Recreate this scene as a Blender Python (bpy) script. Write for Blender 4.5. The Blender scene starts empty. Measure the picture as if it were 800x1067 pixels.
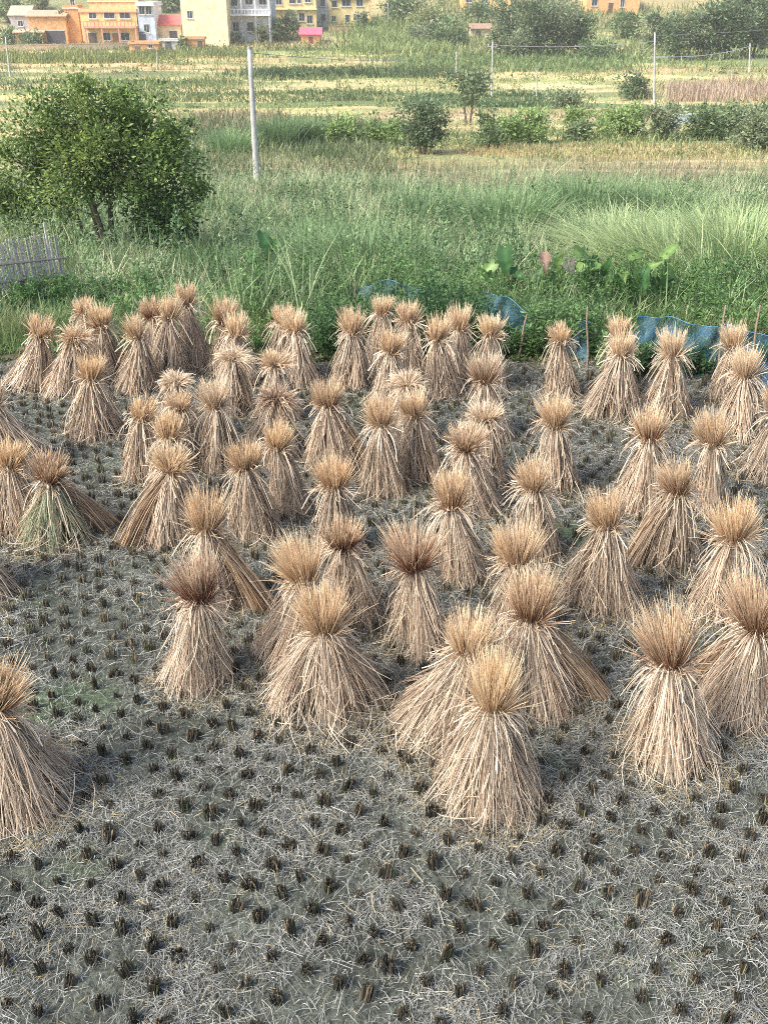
import bpy, math
import numpy as np
R = np.random.default_rng(11)
rad = math.radians
scene = bpy.context.scene
COL = scene.collection

# ------------------------------------------------------------------ camera
F_PX, CAM_H, TILT = 1000.0, 4.65, rad(29.2)
cT, sT = math.cos(TILT), math.sin(TILT)
cam = bpy.data.cameras.new('camera'); cam_o = bpy.data.objects.new('camera', cam); COL.objects.link(cam_o)
cam_o.location = (0, 0, CAM_H); cam_o.rotation_euler = (rad(90) - TILT, 0, 0)
cam.sensor_fit = 'VERTICAL'; cam.sensor_height = 24.0; cam.lens = 24.0 * F_PX / 1067.0
cam.clip_start = 0.1; cam.clip_end = 2000
scene.camera = cam_o

# ------------------------------------------------------------------ terrain
TY = [-60, 12.6, 16, 25, 35, 48, 65, 80, 115, 160, 200, 215, 240, 260, 290, 330, 420]
TZ = [0, 0, -.3, -1.6, -2.8, -4.2, -5.2, -6, -7.5, -8, -8, -7.6, -5, -3, 4, 16, 34]
def nz(x, y, s=1.0, k=0.0):
    """cheap smooth noise in about -1..1"""
    x = np.asarray(x) / s; y = np.asarray(y) / s
    return (np.sin(1.7*x + 1.1*y + k) + np.sin(-1.3*x + 2.3*y + 2.1*k + 1) + np.sin(3.1*x + .6*y + 1.3*k + 4) * .6
            + np.sin(.9*x - 3.7*y + .7*k + 2) * .6 + np.sin(5.3*x + 4.1*y + k) * .3) / 2.6
def ground_z(x, y):
    x = np.asarray(x, float); y = np.asarray(y, float)
    z = np.interp(y, TY, TZ)
    far = np.clip((y - 14) / 30, 0, 1)
    z = z + far * .18 * nz(x, y, 6, 1) + np.clip((y - 225) / 60, 0, 1) * 2.5 * nz(x, y, 30, 3)
    fld = np.clip((12.9 - y) / .3, 0, 1)
    z = z + fld * (.014 * nz(x, y, .23, 2) + .013 * nz(x, y, .09, 5))
    return z
def ray(x, y):
    u, v = (x - 400) / F_PX, (533.5 - y) / F_PX
    return np.array([u, cT + v*sT, -sT + v*cT])
def at_plane(x, y, z):
    r = ray(x, y); return r * ((z - CAM_H) / r[2]) + [0, 0, CAM_H]
def at_depth(x, y, Y):
    r = ray(x, y); return r * (Y / r[1]) + [0, 0, CAM_H]
def on_ground(x, y):
    r = ray(x, y); d = np.linspace(3, 420, 6000)
    P = r[None] * d[:, None]; h = P[:, 2] + CAM_H - ground_z(P[:, 0], P[:, 1])
    i = int(np.argmax(h < 0)); return P[i] + [0, 0, CAM_H]
TARO_SHIFT = 13
def px_per_m(Y, z):
    return F_PX / (Y*cT + (CAM_H - z)*sT)

# ------------------------------------------------------------------ mesh builder
class MB:
    def __init__(s): s.v, s.f, s.c, s.n = [], [], [], 0
    def add(s, V, F, C):
        V = np.asarray(V, float).reshape(-1, 3); F = np.asarray(F, np.int64)
        C = np.asarray(C, float)
        if C.ndim == 1: C = np.tile(C, (len(V), 1))
        s.v.append(V); s.f.append(F + s.n); s.c.append(C[:, :3]); s.n += len(V)
    def box(s, c, size, col, rz=0.0, taper=1.0):
        a = np.array([[x, y, z] for z in (-.5, .5) for y in (-.5, .5) for x in (-.5, .5)]) * size
        a[4:, :2] *= taper
        q = [[0,2,3,1],[4,5,7,6],[0,1,5,4],[2,6,7,3],[0,4,6,2],[1,3,7,5]]
        if rz:
            k, m = math.cos(rz), math.sin(rz); a = np.c_[a[:,0]*k - a[:,1]*m, a[:,0]*m + a[:,1]*k, a[:,2]]
        s.add(a + np.asarray(c), q, col)
    def tube(s, P, r, col, n=6):
        P = np.asarray(P, float); r = np.broadcast_to(np.asarray(r, float), (len(P),))
        T = np.gradient(P, axis=0); T /= np.linalg.norm(T, axis=1)[:, None] + 1e-9
        up = np.array([0, 0, 1.]) if abs(T[0, 2]) < .9 else np.array([1., 0, 0])
        A = np.cross(T, up); A /= np.linalg.norm(A, axis=1)[:, None] + 1e-9; B = np.cross(T, A)
        t = np.arange(n) * 2*math.pi/n
        V = P[:, None] + r[:, None, None] * (np.cos(t)[None, :, None]*A[:, None] + np.sin(t)[None, :, None]*B[:, None])
        m = len(P); i, j = np.meshgrid(np.arange(m-1), np.arange(n), indexing='ij')
        F = np.stack([i*n + j, i*n + (j+1) % n, (i+1)*n + (j+1) % n, (i+1)*n + j], -1).reshape(-1, 4)
        s.add(V, F, col)
        for e in (0, m-1):
            k = np.arange(n) + e*n
            for a in range(1, n-1): s.f.append(np.array([[k[0], k[a], k[a+1]]]) + s.n - m*n)
    def ribbons(s, P, W, side, C):
        """P (N,S,3) centre lines, W (N,S) widths, side (N,S,3) or (N,1,3), C (N,3) or (N,S,3)"""
        N, S, _ = P.shape
        W = np.broadcast_to(W, (N, S)); side = np.broadcast_to(side, (N, S, 3))
        V = np.stack([P - side*W[..., None]/2, P + side*W[..., None]/2], 2)
        C = np.asarray(C)
        if C.ndim == 2: C = C[:, None, :]
        C = np.broadcast_to(C[:, :, None, :], (N, S, 2, 3))
        b = (np.arange(N) * S*2)[:, None] + (np.arange(S-1) * 2)[None]
        F = np.stack([b, b+1, b+3, b+2], -1).reshape(-1, 4)
        s.add(V.reshape(-1, 3), F, C.reshape(-1, 3))
    def leaves(s, P, A, B, L, W, C):
        """diamond leaves: base P, along A, across B"""
        L = np.asarray(L).reshape(-1, 1); W = np.asarray(W).reshape(-1, 1)
        nrm = np.cross(A, B)
        V = np.stack([P, P + A*L*.45 + B*W*.5 + nrm*W*.12, P + A*L, P + A*L*.45 - B*W*.5 + nrm*W*.12], 1)
        N = len(P); F = np.arange(N*4).reshape(N, 4)
        s.add(V.reshape(-1, 3), F, np.repeat(C, 4, 0))
    def build(s, name, mat, parent=None, smooth=False, loc=None):
        me = bpy.data.meshes.new(name)
        V = np.concatenate(s.v).astype(np.float32); C = np.concatenate(s.c).astype(np.float32)
        tot = np.concatenate([np.full(len(f), f.shape[1]) for f in s.f]).astype(np.int32)
        L = np.concatenate([f.reshape(-1) for f in s.f]).astype(np.int32)
        me.vertices.add(len(V)); me.vertices.foreach_set('co', V.reshape(-1))
        me.loops.add(len(L)); me.loops.foreach_set('vertex_index', L)
        me.polygons.add(len(tot)); st = np.zeros(len(tot), np.int32); st[1:] = np.cumsum(tot)[:-1]
        me.polygons.foreach_set('loop_start', st); me.polygons.foreach_set('loop_total', tot)
        me.polygons.foreach_set('use_smooth', np.full(len(tot), bool(smooth)))
        me.update(calc_edges=True); me.validate()
        at = me.attributes.new('Col', 'FLOAT_COLOR', 'POINT')
        if len(me.vertices) == len(V):
            at.data.foreach_set('color', np.c_[np.clip(C, 0, 1), np.ones(len(C))].astype(np.float32).reshape(-1))
        me.materials.append(mat)
        o = bpy.data.objects.new(name, me); COL.objects.link(o)
        if parent is not None: o.parent = parent
        if loc is not None: o.location = loc
        return o
def unit(a): return a / (np.linalg.norm(a, axis=-1, keepdims=True) + 1e-9)
def empty(name, loc, rz=0.0):
    o = bpy.data.objects.new(name, None); COL.objects.link(o); o.location = loc; o.rotation_euler = (0, 0, rz)
    o.empty_display_size = .2; return o
def tag(o, label=None, cat=None, group=None, kind=None):
    for k, v in (('label', label), ('category', cat), ('group', group), ('kind', kind)):
        if v: o[k] = v
    return o

# ------------------------------------------------------------------ materials
def material(name, rough=.7, spec=.2, trans=0.0, noise=0.0, nscale=8.0, bump=0.0, bscale=40.0, metal=0.0):
    """base colour = per-piece colour attribute, broken up by procedural noise"""
    m = bpy.data.materials.new(name); m.use_nodes = True; nt = m.node_tree; N = nt.nodes; L = nt.links
    bs = N['Principled BSDF']; bs.inputs['Roughness'].default_value = rough
    bs.inputs['Specular IOR Level'].default_value = spec; bs.inputs['Metallic'].default_value = metal
    a = N.new('ShaderNodeAttribute'); a.attribute_name = 'Col'; col = a.outputs['Color']
    g = N.new('ShaderNodeNewGeometry')
    if noise:
        t = N.new('ShaderNodeTexNoise'); t.inputs['Scale'].default_value = nscale; t.inputs['Detail'].default_value = 6
        L.new(g.outputs['Position'], t.inputs['Vector'])
        mr = N.new('ShaderNodeMapRange'); mr.inputs['From Min'].default_value = .3; mr.inputs['From Max'].default_value = .7
        mr.inputs['To Min'].default_value = 1 - noise; mr.inputs['To Max'].default_value = 1 + noise
        L.new(t.outputs['Fac'], mr.inputs['Value'])
        mx = N.new('ShaderNodeVectorMath'); mx.operation = 'SCALE'; L.new(col, mx.inputs[0]); L.new(mr.outputs[0], mx.inputs['Scale'])
        col = mx.outputs[0]
    L.new(col, bs.inputs['Base Color'])
    if bump:
        t = N.new('ShaderNodeTexNoise'); t.inputs['Scale'].default_value = bscale; t.inputs['Detail'].default_value = 8
        L.new(g.outputs['Position'], t.inputs['Vector'])
        b = N.new('ShaderNodeBump'); b.inputs['Strength'].default_value = bump; b.inputs['Distance'].default_value = .02
        L.new(t.outputs['Fac'], b.inputs['Height']); L.new(b.outputs[0], bs.inputs['Normal'])
    if trans:
        tr = N.new('ShaderNodeBsdfTranslucent'); L.new(col, tr.inputs['Color'])
        mix = N.new('ShaderNodeMixShader'); mix.inputs[0].default_value = trans
        L.new(bs.outputs[0], mix.inputs[1]); L.new(tr.outputs[0], mix.inputs[2])
        L.new(mix.outputs[0], N['Material Output'].inputs['Surface'])
    return m
M_STRAW = material('dry_straw', .65, .25, .18)
M_STUB = material('wet_stubble', .6, .3)
M_GRASS = material('grass_blades', .6, .2, .3)
M_LEAF = material('leaves', .45, .35, .28, .18, 9)
M_BARK = material('bark', .85, .1, 0, .35, 14, .6, 30)
M_WOOD = material('weathered_wood', .85, .15, 0, .3, 30, .4, 80)
M_PLASTER = material('painted_plaster', .85, .15, 0, .2, 1.1)
M_BRICK = material('bare_brick', .9, .1, 0, .22, 2.5)
M_ROOF = material('roof_sheet', .6, .25, 0, .15, 1.5)
M_GLASS = material('window_glass', .12, .5)
M_CONC = material('concrete', .85, .2, 0, .2, 5)
M_WIRE = material('cable', .5, .3)

def mud_material():
    m = bpy.data.materials.new('field_and_land'); m.use_nodes = True; nt = m.node_tree; N = nt.nodes; L = nt.links
    bs = N['Principled BSDF']; bs.inputs['Roughness'].default_value = .8; bs.inputs['Specular IOR Level'].default_value = .25
    a = N.new('ShaderNodeAttribute'); a.attribute_name = 'Col'; g = N.new('ShaderNodeNewGeometry')
    def noise(sc, det, lo, hi, a0=.35, b0=.65):
        t = N.new('ShaderNodeTexNoise'); t.inputs['Scale'].default_value = sc; t.inputs['Detail'].default_value = det
        t.inputs['Roughness'].default_value = .65; L.new(g.outputs['Position'], t.inputs['Vector'])
        r = N.new('ShaderNodeMapRange'); r.inputs['From Min'].default_value = a0; r.inputs['From Max'].default_value = b0
        r.inputs['To Min'].default_value = lo; r.inputs['To Max'].default_value = hi
        L.new(t.outputs['Fac'], r.inputs['Value']); return t, r.outputs[0]
    _, n1 = noise(1.6, 6, .72, 1.25); _, n2 = noise(22, 8, .45, 1.45); t3, n3 = noise(90, 4, .75, 1.25)
    mm = N.new('ShaderNodeMath'); mm.operation = 'MULTIPLY'; L.new(n1, mm.inputs[0]); L.new(n2, mm.inputs[1])
    m2 = N.new('ShaderNodeMath'); m2.operation = 'MULTIPLY'; L.new(mm.outputs[0], m2.inputs[0]); L.new(n3, m2.inputs[1])
    sc = N.new('ShaderNodeVectorMath'); sc.operation = 'SCALE'; L.new(a.outputs['Color'], sc.inputs[0]); L.new(m2.outputs[0], sc.inputs['Scale'])
    L.new(sc.outputs[0], bs.inputs['Base Color'])
    tb, _ = noise(30, 10, 0, 1)
    b = N.new('ShaderNodeBump'); b.inputs['Strength'].default_value = 1.0; b.inputs['Distance'].default_value = .06
    L.new(tb.outputs['Fac'], b.inputs['Height']); L.new(b.outputs[0], bs.inputs['Normal'])
    return m
M_GROUND = mud_material()

# ------------------------------------------------------------------ the ground sheet
PLOTS = [  # pixel row where the strip ends (from near to far), colour left, colour right
    (196, (.10, .14, .06), (.10, .14, .06)), (176, (.15, .18, .09), (.16, .18, .09)), (166, (.22, .20, .10), (.30, .26, .13)),
    (158, (.14, .18, .09), (.33, .27, .13)), (146, (.13, .18, .08), (.22, .24, .12)), (136, (.32, .27, .17), (.16, .20, .10)),
    (126, (.33, .29, .18), (.24, .24, .14)), (119, (.16, .20, .10), (.30, .25, .19)), (112, (.36, .32, .19), (.30, .24, .17)),
    (106, (.13, .18, .09), (.11, .16, .08)), (100, (.40, .36, .20), (.33, .31, .20)), (95, (.17, .22, .11), (.15, .19, .10)),
    (91, (.38, .34, .20), (.22, .24, .14)), (86, (.14, .19, .09), (.40, .37, .23)), (82, (.44, .38, .24), (.17, .21, .11)),
    (77, (.13, .16, .09), (.42, .38, .22)), (73, (.16, .16, .09), (.20, .22, .12)), (69, (.38, .30, .19), (.30, .24, .16)),
    (65, (.34, .25, .16), (.13, .17, .08)), (61, (.40, .33, .21), (.14, .18, .09)), (57, (.22, .24, .11), (.11, .16, .08)),
    (52, (.20, .24, .10), (.12, .17, .08)), (48, (.36, .29, .19), (.14, .18, .09)), (40, (.34, .29, .20), (.16, .20, .10)),
    (24, (.22, .22, .13), (.18, .22, .11)), (-400, (.16, .18, .10), (.24, .22, .13))]
PL_Y = [on_ground(400, max(p[0], -2))[1] if p[0] > 0 else 900 for p in PLOTS]
def land_colour(X, Y):
    v = Y * (1 + .0006*X) + .012*Y*nz(X, Y, 18, 4)
    i = np.clip(np.searchsorted(PL_Y, v), 0, len(PLOTS)-1)
    cl = np.array([p[1] for p in PLOTS])[i]; cr = np.array([p[2] for p in PLOTS])[i]
    t = np.clip((X / np.maximum(Y, 1) + .02 + .16*nz(X, Y, 9, 7)) * 5 + .5, 0, 1)[..., None]
    C = cl*(1-t) + cr*t
    weeds = np.array([.055, .08, .035]); mud = np.array([.122, .134, .104]); edge = np.array([.12, .11, .07])
    e = 12.55 + .18*nz(X, Y*0, 1.3, 2)
    C = np.where((Y < 46)[..., None], weeds, C)
    k = np.clip((e - Y) / .5, 0, 1)[..., None]; C = np.where((Y < e + .9)[..., None], edge*(1-k) + mud*k, C)
    mott = np.where((Y < e), 1 + .22*nz(X, Y, .5, 3) + .16*nz(X, Y, .17, 9), 1 + .15*nz(X, Y, 2.2 + Y/40, 6))[..., None]
    grn = (np.clip(nz(X, Y, .8, 12) - .45, 0, 1) * (Y < e))[..., None] * np.array([-.04, .015, -.05])
    u = np.log(np.maximum(v, 1))*60 + 1.2*nz(X, Y, 14, 2); u2 = np.log(np.maximum(v, 1))*37 + .9*nz(X, Y, 20, 6)
    kk = (np.clip((np.sin(u) - .62)*4, 0, 1)*(Y > 52)*(Y < 235)*np.clip(1 + nz(X, Y, 16, 8), 0, 1))[..., None]; C = C*(1-.75*kk) + .75*kk*np.array([.46, .39, .25])
    kk = (np.clip((np.sin(u2) - .7)*4, 0, 1)*(Y > 52)*(Y < 235))[..., None]; C = C*(1-.7*kk) + .7*kk*np.array([.15, .21, .09])
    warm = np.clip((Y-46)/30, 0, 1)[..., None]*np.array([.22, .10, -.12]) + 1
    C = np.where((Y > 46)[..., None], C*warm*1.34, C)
    return np.clip(C*mott + grn, .01, 1)
ys = np.concatenate([np.arange(-40, 2, 2.0), np.arange(2, 13.4, .06), np.geomspace(13.4, 420, 330)])
xs = np.concatenate([-np.geomspace(240, 8.05, 90), np.arange(-8, 8.01, .08), np.geomspace(8.05, 240, 90)])
X, Y = np.meshgrid(xs, ys); Z = ground_z(X, Y)
nx, ny = len(xs), len(ys)
i, j = np.meshgrid(np.arange(ny-1), np.arange(nx-1), indexing='ij')
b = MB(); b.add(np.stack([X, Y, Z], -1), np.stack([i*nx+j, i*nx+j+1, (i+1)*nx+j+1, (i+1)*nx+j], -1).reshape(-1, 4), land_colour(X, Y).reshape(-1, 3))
tag(b.build('ground', M_GROUND, smooth=True), kind='structure')

# ------------------------------------------------------------------ rice straw sheaves
PALE = np.array([.665, .55, .41]); GOLD = np.array([.63, .45, .265]); BROWN = np.array([.29, .165, .075]); RED = np.array([.19, .065, .03]); GREY = np.array([.52, .46, .38])
GREEN = np.array([.30, .33, .20])
def curve_pts(P0, D, L, g, S, wob):
    """S points: start P0 along D for length L, sagging by g, wobble"""
    t = np.linspace(0, 1, S)[None, :, None]
    P = P0[:, None] + D[:, None]*(L[:, None, None]*t)
    P[..., 2] -= (g[:, None] * (L[:, None]*t[..., 0])**2)
    return P + wob[:, None]*np.sin(math.pi*t)*t
def sheaf(knot, tip, base, r, spread, label, legs=(), gap=None, core=0.0, green=0.0, droop=0.0, gold=.58, seed=0):
    """knot, tip, base: world points; r: foot radius in metres; spread: half angle of the brush"""
    q = np.random.default_rng(1000 + seed)
    root = empty('straw_sheaf', (base[0], base[1], 0)); tag(root, label, 'straw sheaf', 'rice straw sheaves standing in the field')
    K = np.array(knot) - [base[0], base[1], 0]; T = np.array(tip) - [base[0], base[1], 0]
    r = r*.94; Yd = base[1]; det = np.clip(7.2 / Yd, .5, 1.35)
    w0 = .0056 / max(det, .62)**.7
    tone = 1 + q.normal(0, .05); zk = K[2]; rk = .055
    # ---- skirt of stalks
    n = int(1250 * det); S = 7
    nb = q.integers(17, 25); bang = q.uniform(0, 2*math.pi, nb); bend_a = q.uniform(0, 6.28); brad = q.normal(1, .13, nb) + q.uniform(.05, .2)*np.cos(bang - bend_a); btone = q.normal(1, .13, nb); bswirl = q.normal(0, .22, nb); bz = np.clip(q.normal(0, .035, nb), -.02, .12)
    k = q.integers(0, nb, n)
    phi = np.where(q.random(n) < .80, bang[k] + q.normal(0, .105, n), q.uniform(0, 2*math.pi, n))
    lay = np.where(q.random(n) < .75, q.uniform(.82, 1.08, n), q.uniform(.3, .85, n))
    if gap is not None:
        dphi = np.abs((phi - gap[0] + math.pi) % (2*math.pi) - math.pi); lay = np.where(dphi < gap[1], lay*.45, lay)
    rb = r * lay * brad[k]
    t = np.linspace(0, 1, S)[None]
    pw = q.uniform(.95, 1.38, n)[:, None]
    rr = rk*q.uniform(.3, 1.05, n)[:, None]*(1-t) + rb[:, None] * t**pw
    stray = (q.random(n) < .14)[:, None]
    ph = phi[:, None] + (bswirl[k] + q.normal(0, .2, n)*np.where(stray[:, 0], 2.2, 1))[:, None]*t
    zend = np.where(q.random(n) < .22, q.uniform(.05, .32, n), q.uniform(-.005, .05, n)) + bz[k]
    ztop = zk + q.normal(.01, .025, n)
    z = ztop[:, None]*(1-t) + zend[:, None]*t
    tt = (zk - z) / zk
    cx = K[0]*(1-tt); cy = K[1]*(1-tt)
    wob = q.normal(0, 1, (n, 2)) * np.where(stray, .05, .016)
    env = np.sin(math.pi*t*.9)
    P = np.stack([cx + rr*np.cos(ph) + wob[:, :1]*env, cy + rr*np.sin(ph) + wob[:, 1:]*env, z], -1)
    d = unit(np.gradient(P, axis=1)); rad_ = np.stack([np.cos(ph), np.sin(ph), 0*ph], -1)
    side = unit(unit(np.cross(d, rad_)) + q.normal(0, .5, (n, 1, 3)))
    mixc = np.clip(q.beta(2.6, 1.7, n) + .1*(btone[k]-1)*4, 0, 1)[:, None]
    c = (PALE*.9*mixc + (BROWN*.5 + GREY*.45)*(1-mixc)) * (tone*btone[k]*q.normal(1, .32, n).clip(.3, 1.55))[:, None]
    red = (q.random(n) < .12)[:, None]; c = np.where(red, c*[1.0, .83, .72], c)
    if green:
        gm = (q.random(n) < green)[:, None] & (np.sin(phi - .2) < -.15)[:, None]; c = np.where(gm, GREEN*q.normal(1, .15, n)[:, None], c)
    bs = MB(); W = w0*q.uniform(.7, 1.5, n)[:, None]*(1 - .45*t**3)
    bs.ribbons(P, W, side, np.clip(c, .02, .9))
    m = int(110*det); ha = q.uniform(.25, .95, m); pa_ = q.uniform(0, 6.28, m); rr_ = (rk + (r-rk)*(1-ha))*q.uniform(.95, 1.12, m)   # loose straws crossing the skirt
    S0 = np.stack([K[0]*ha + rr_*np.cos(pa_), K[1]*ha + rr_*np.sin(pa_), zk*ha], 1); pb_ = pa_ + q.normal(0, .5, m)
    hb = np.clip(ha - q.uniform(.1, .45, m), .02, 1); rr2 = (rk + (r-rk)*(1-hb))*q.uniform(.95, 1.25, m)
    S1 = np.stack([K[0]*hb + rr2*np.cos(pb_), K[1]*hb + rr2*np.sin(pb_), zk*hb], 1); t4 = np.linspace(0, 1, 5)[None, :, None]
    Q = S0[:, None]*(1-t4) + S1[:, None]*t4; Q += (np.stack([np.cos(pa_), np.sin(pa_), .3+0*pa_], 1)*np.abs(q.normal(.02, .025, m))[:, None])[:, None]*np.sin(math.pi*t4)
    bs.ribbons(Q, w0*q.uniform(.6, 1.1, m)[:, None], unit(np.cross(unit(np.gradient(Q, axis=1)), q.normal(0, 1, (m, 1, 3)))), PALE*q.normal(1.05, .18, m)[:, None].clip(.5, 1.4))
    m = int(70*det); pa_ = q.uniform(0, 6.28, m); r0_ = r*q.uniform(.8, 1.05, m); l_ = q.uniform(.08, .3, m); t4 = np.linspace(0, 1, 4)[None]   # broken stalks at the foot
    pb_ = pa_[:, None] + q.normal(0, .5, m)[:, None]*t4; rr_ = r0_[:, None] + l_[:, None]*t4*q.uniform(.1, 1, m)[:, None]
    Q = np.stack([rr_*np.cos(pb_), rr_*np.sin(pb_), q.uniform(.03, .2, m)[:, None]*(1-t4) + q.uniform(.005, .03, m)[:, None]*t4], -1)
    bs.ribbons(Q, w0*q.uniform(.6, 1.1, m)[:, None], unit(np.cross(unit(np.gradient(Q, axis=1)), q.normal(0, 1, (m, 1, 3)))), PALE*q.normal(.9, .2, m)[:, None].clip(.4, 1.3))
    for (lx, ly, ln, lw) in legs:      # a bundle splayed away from the skirt
        m = int(ln*det); t5 = np.linspace(0, 1, 6)[None]
        e = np.stack([lx + q.normal(0, lw, m), ly + q.normal(0, lw, m), q.uniform(0, .06, m)], 1)
        s0 = K + q.normal(0, .03, (m, 3))
        Q = s0[:, None]*(1-t5[..., None]) + e[:, None]*t5[..., None]
        Q[..., 2] += (.07*np.sin(math.pi*t5)) ; Q += q.normal(0, .012, (m, 1, 3))*np.sin(math.pi*t5)[..., None]
        dd = unit(np.gradient(Q, axis=1)); sd = unit(np.cross(dd, q.normal(0, 1, (m, 1, 3))))
        mc = q.random(m)[:, None]; bs.ribbons(Q, w0*1.1, sd, (PALE*.85*mc + BROWN*(1-mc))*q.normal(1, .12, m)[:, None].clip(.6, 1.3))
    # cone for the packed brown stalks, coloured darker to stand in for shade
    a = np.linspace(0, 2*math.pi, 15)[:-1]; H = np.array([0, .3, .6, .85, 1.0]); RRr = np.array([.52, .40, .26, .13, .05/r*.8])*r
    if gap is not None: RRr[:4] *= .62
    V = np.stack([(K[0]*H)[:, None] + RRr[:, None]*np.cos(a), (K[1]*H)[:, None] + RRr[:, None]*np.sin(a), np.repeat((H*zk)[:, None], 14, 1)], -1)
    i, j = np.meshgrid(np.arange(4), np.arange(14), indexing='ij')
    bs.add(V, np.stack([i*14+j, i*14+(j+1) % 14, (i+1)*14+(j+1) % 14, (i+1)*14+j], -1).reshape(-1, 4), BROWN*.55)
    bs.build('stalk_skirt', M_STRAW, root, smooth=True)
    # ---- brush of cut ends above the tie
    ax = T - K; Lb = np.linalg.norm(ax); ax = ax / Lb
    Lb = Lb * q.uniform(.84, .94); ax = unit(ax + q.normal(0, .07, 3))
    n = int(800*det); u = unit(np.cross(ax, [0.31, .9, .2])); v = np.cross(ax, u)
    sp_ = rad(spread)*(q.uniform(.33, .42) if spread < 85 else q.uniform(.46, .58)); th = sp_ * q.random(n)**.55 * q.normal(1, .14, n).clip(.6, 1.5); fringe = q.random(n) < .13; th = np.where(fringe, th + q.uniform(.15, .8, n), th); f = q.uniform(0, 2*math.pi, n)
    bph = q.uniform(0, 2*math.pi, 9); f = np.where(q.random(n) < .5, bph[q.integers(0, 9, n)] + q.normal(0, .2, n), f)
    D = ax*np.cos(th)[:, None] + (u*np.cos(f)[:, None] + v*np.sin(f)[:, None])*np.sin(th)[:, None]
    kb = q.integers(0, 26, n); D = unit(D + q.normal(0, .04, (n, 3)) + (q.normal(0, .075, (26, 3)))[kb]); lb = q.normal(1, .07, 26)[kb]; tb = q.normal(1, .09, 26)[kb]
    outw = unit(u*np.cos(f)[:, None] + v*np.sin(f)[:, None])
    P0 = K + outw*(.054*(th/sp_).clip(0, 1.1)**.6)[:, None] - ax*.02
    Ln = Lb*lb*q.uniform(.66, 1.08, n)*np.where(fringe, .82, 1)*(1 - .16*(th/rad(95))**2)*(.74 + .26*np.clip(th/(.62*sp_), 0, 1)**1.3)
    long = q.random(n) < .05; Ln = np.where(long, Ln*1.14, Ln)
    gg = (droop + .7*np.clip(th - .5, 0, 2)) * q.uniform(.4, 1.6, n)
    Q = curve_pts(P0, D, Ln, gg, 5, q.normal(0, .012, (n, 3)))
    d = unit(np.gradient(Q, axis=1)); side = unit(np.cross(d, q.normal(0, 1, (n, 1, 3))))
    t = np.linspace(0, 1, 5)[None, :, None]
    gm = np.clip(q.normal(gold, .22, n), 0, 1)[:, None, None]
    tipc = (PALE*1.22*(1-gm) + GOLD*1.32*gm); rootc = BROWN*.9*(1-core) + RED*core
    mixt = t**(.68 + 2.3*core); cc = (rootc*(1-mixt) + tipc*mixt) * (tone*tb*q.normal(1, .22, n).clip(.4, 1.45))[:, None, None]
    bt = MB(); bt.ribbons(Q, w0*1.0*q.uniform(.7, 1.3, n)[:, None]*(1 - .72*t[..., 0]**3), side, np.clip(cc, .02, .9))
    bt.build('brush_top', M_STRAW, root, smooth=True)
    # ---- loose leaves hanging over the tie
    n = int(115*det); f = q.uniform(0, 2*math.pi, n); el = q.uniform(-.5, .75, n)
    D = unit(np.stack([np.cos(f)*np.cos(el), np.sin(f)*np.cos(el), np.sin(el)], 1))
    P0 = K + np.stack([np.cos(f), np.sin(f), 0*f], 1)*.055 + np.c_[np.zeros((n, 2)), q.uniform(-.03, .06, n)]
    Q = curve_pts(P0, D, q.uniform(.07, .27, n), q.uniform(1.5, 6.5, n), 6, q.normal(0, .02, (n, 3)))
    d = unit(np.gradient(Q, axis=1)); side = unit(np.cross(d, q.normal(0, 1, (n, 1, 3))))
    bc = MB(); bc.ribbons(Q, w0*1.25*q.uniform(.6, 1.3, n)[:, None], side, PALE*.96*q.normal(1, .2, n)[:, None].clip(.5, 1.4))
    bc.build('hanging_leaves', M_STRAW, root, smooth=True)
    # ---- the straw tie
    n = 26; a = np.linspace(0, 2*math.pi, 13)[None]; ro = .062 + .008*q.random((n, 1)); tl = q.normal(0, .012, (n, 1)); a0 = q.uniform(0, 6, (n, 1))
    Q = np.stack([K[0] + ro*np.cos(a), K[1] + ro*np.sin(a), zk + q.uniform(-.022, .022, (n, 1)) + tl*np.sin(a + a0)], -1)
    d = unit(np.gradient(Q, axis=1)); bb = MB()
    bb.ribbons(Q, .008, unit(np.cross(d, q.normal(0, 1, (n, 1, 3)))), (PALE*.9)*q.normal(1, .15, n)[:, None].clip(.6, 1.3))
    bb.build('straw_tie', M_STRAW, root, smooth=True)
    return root

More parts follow.
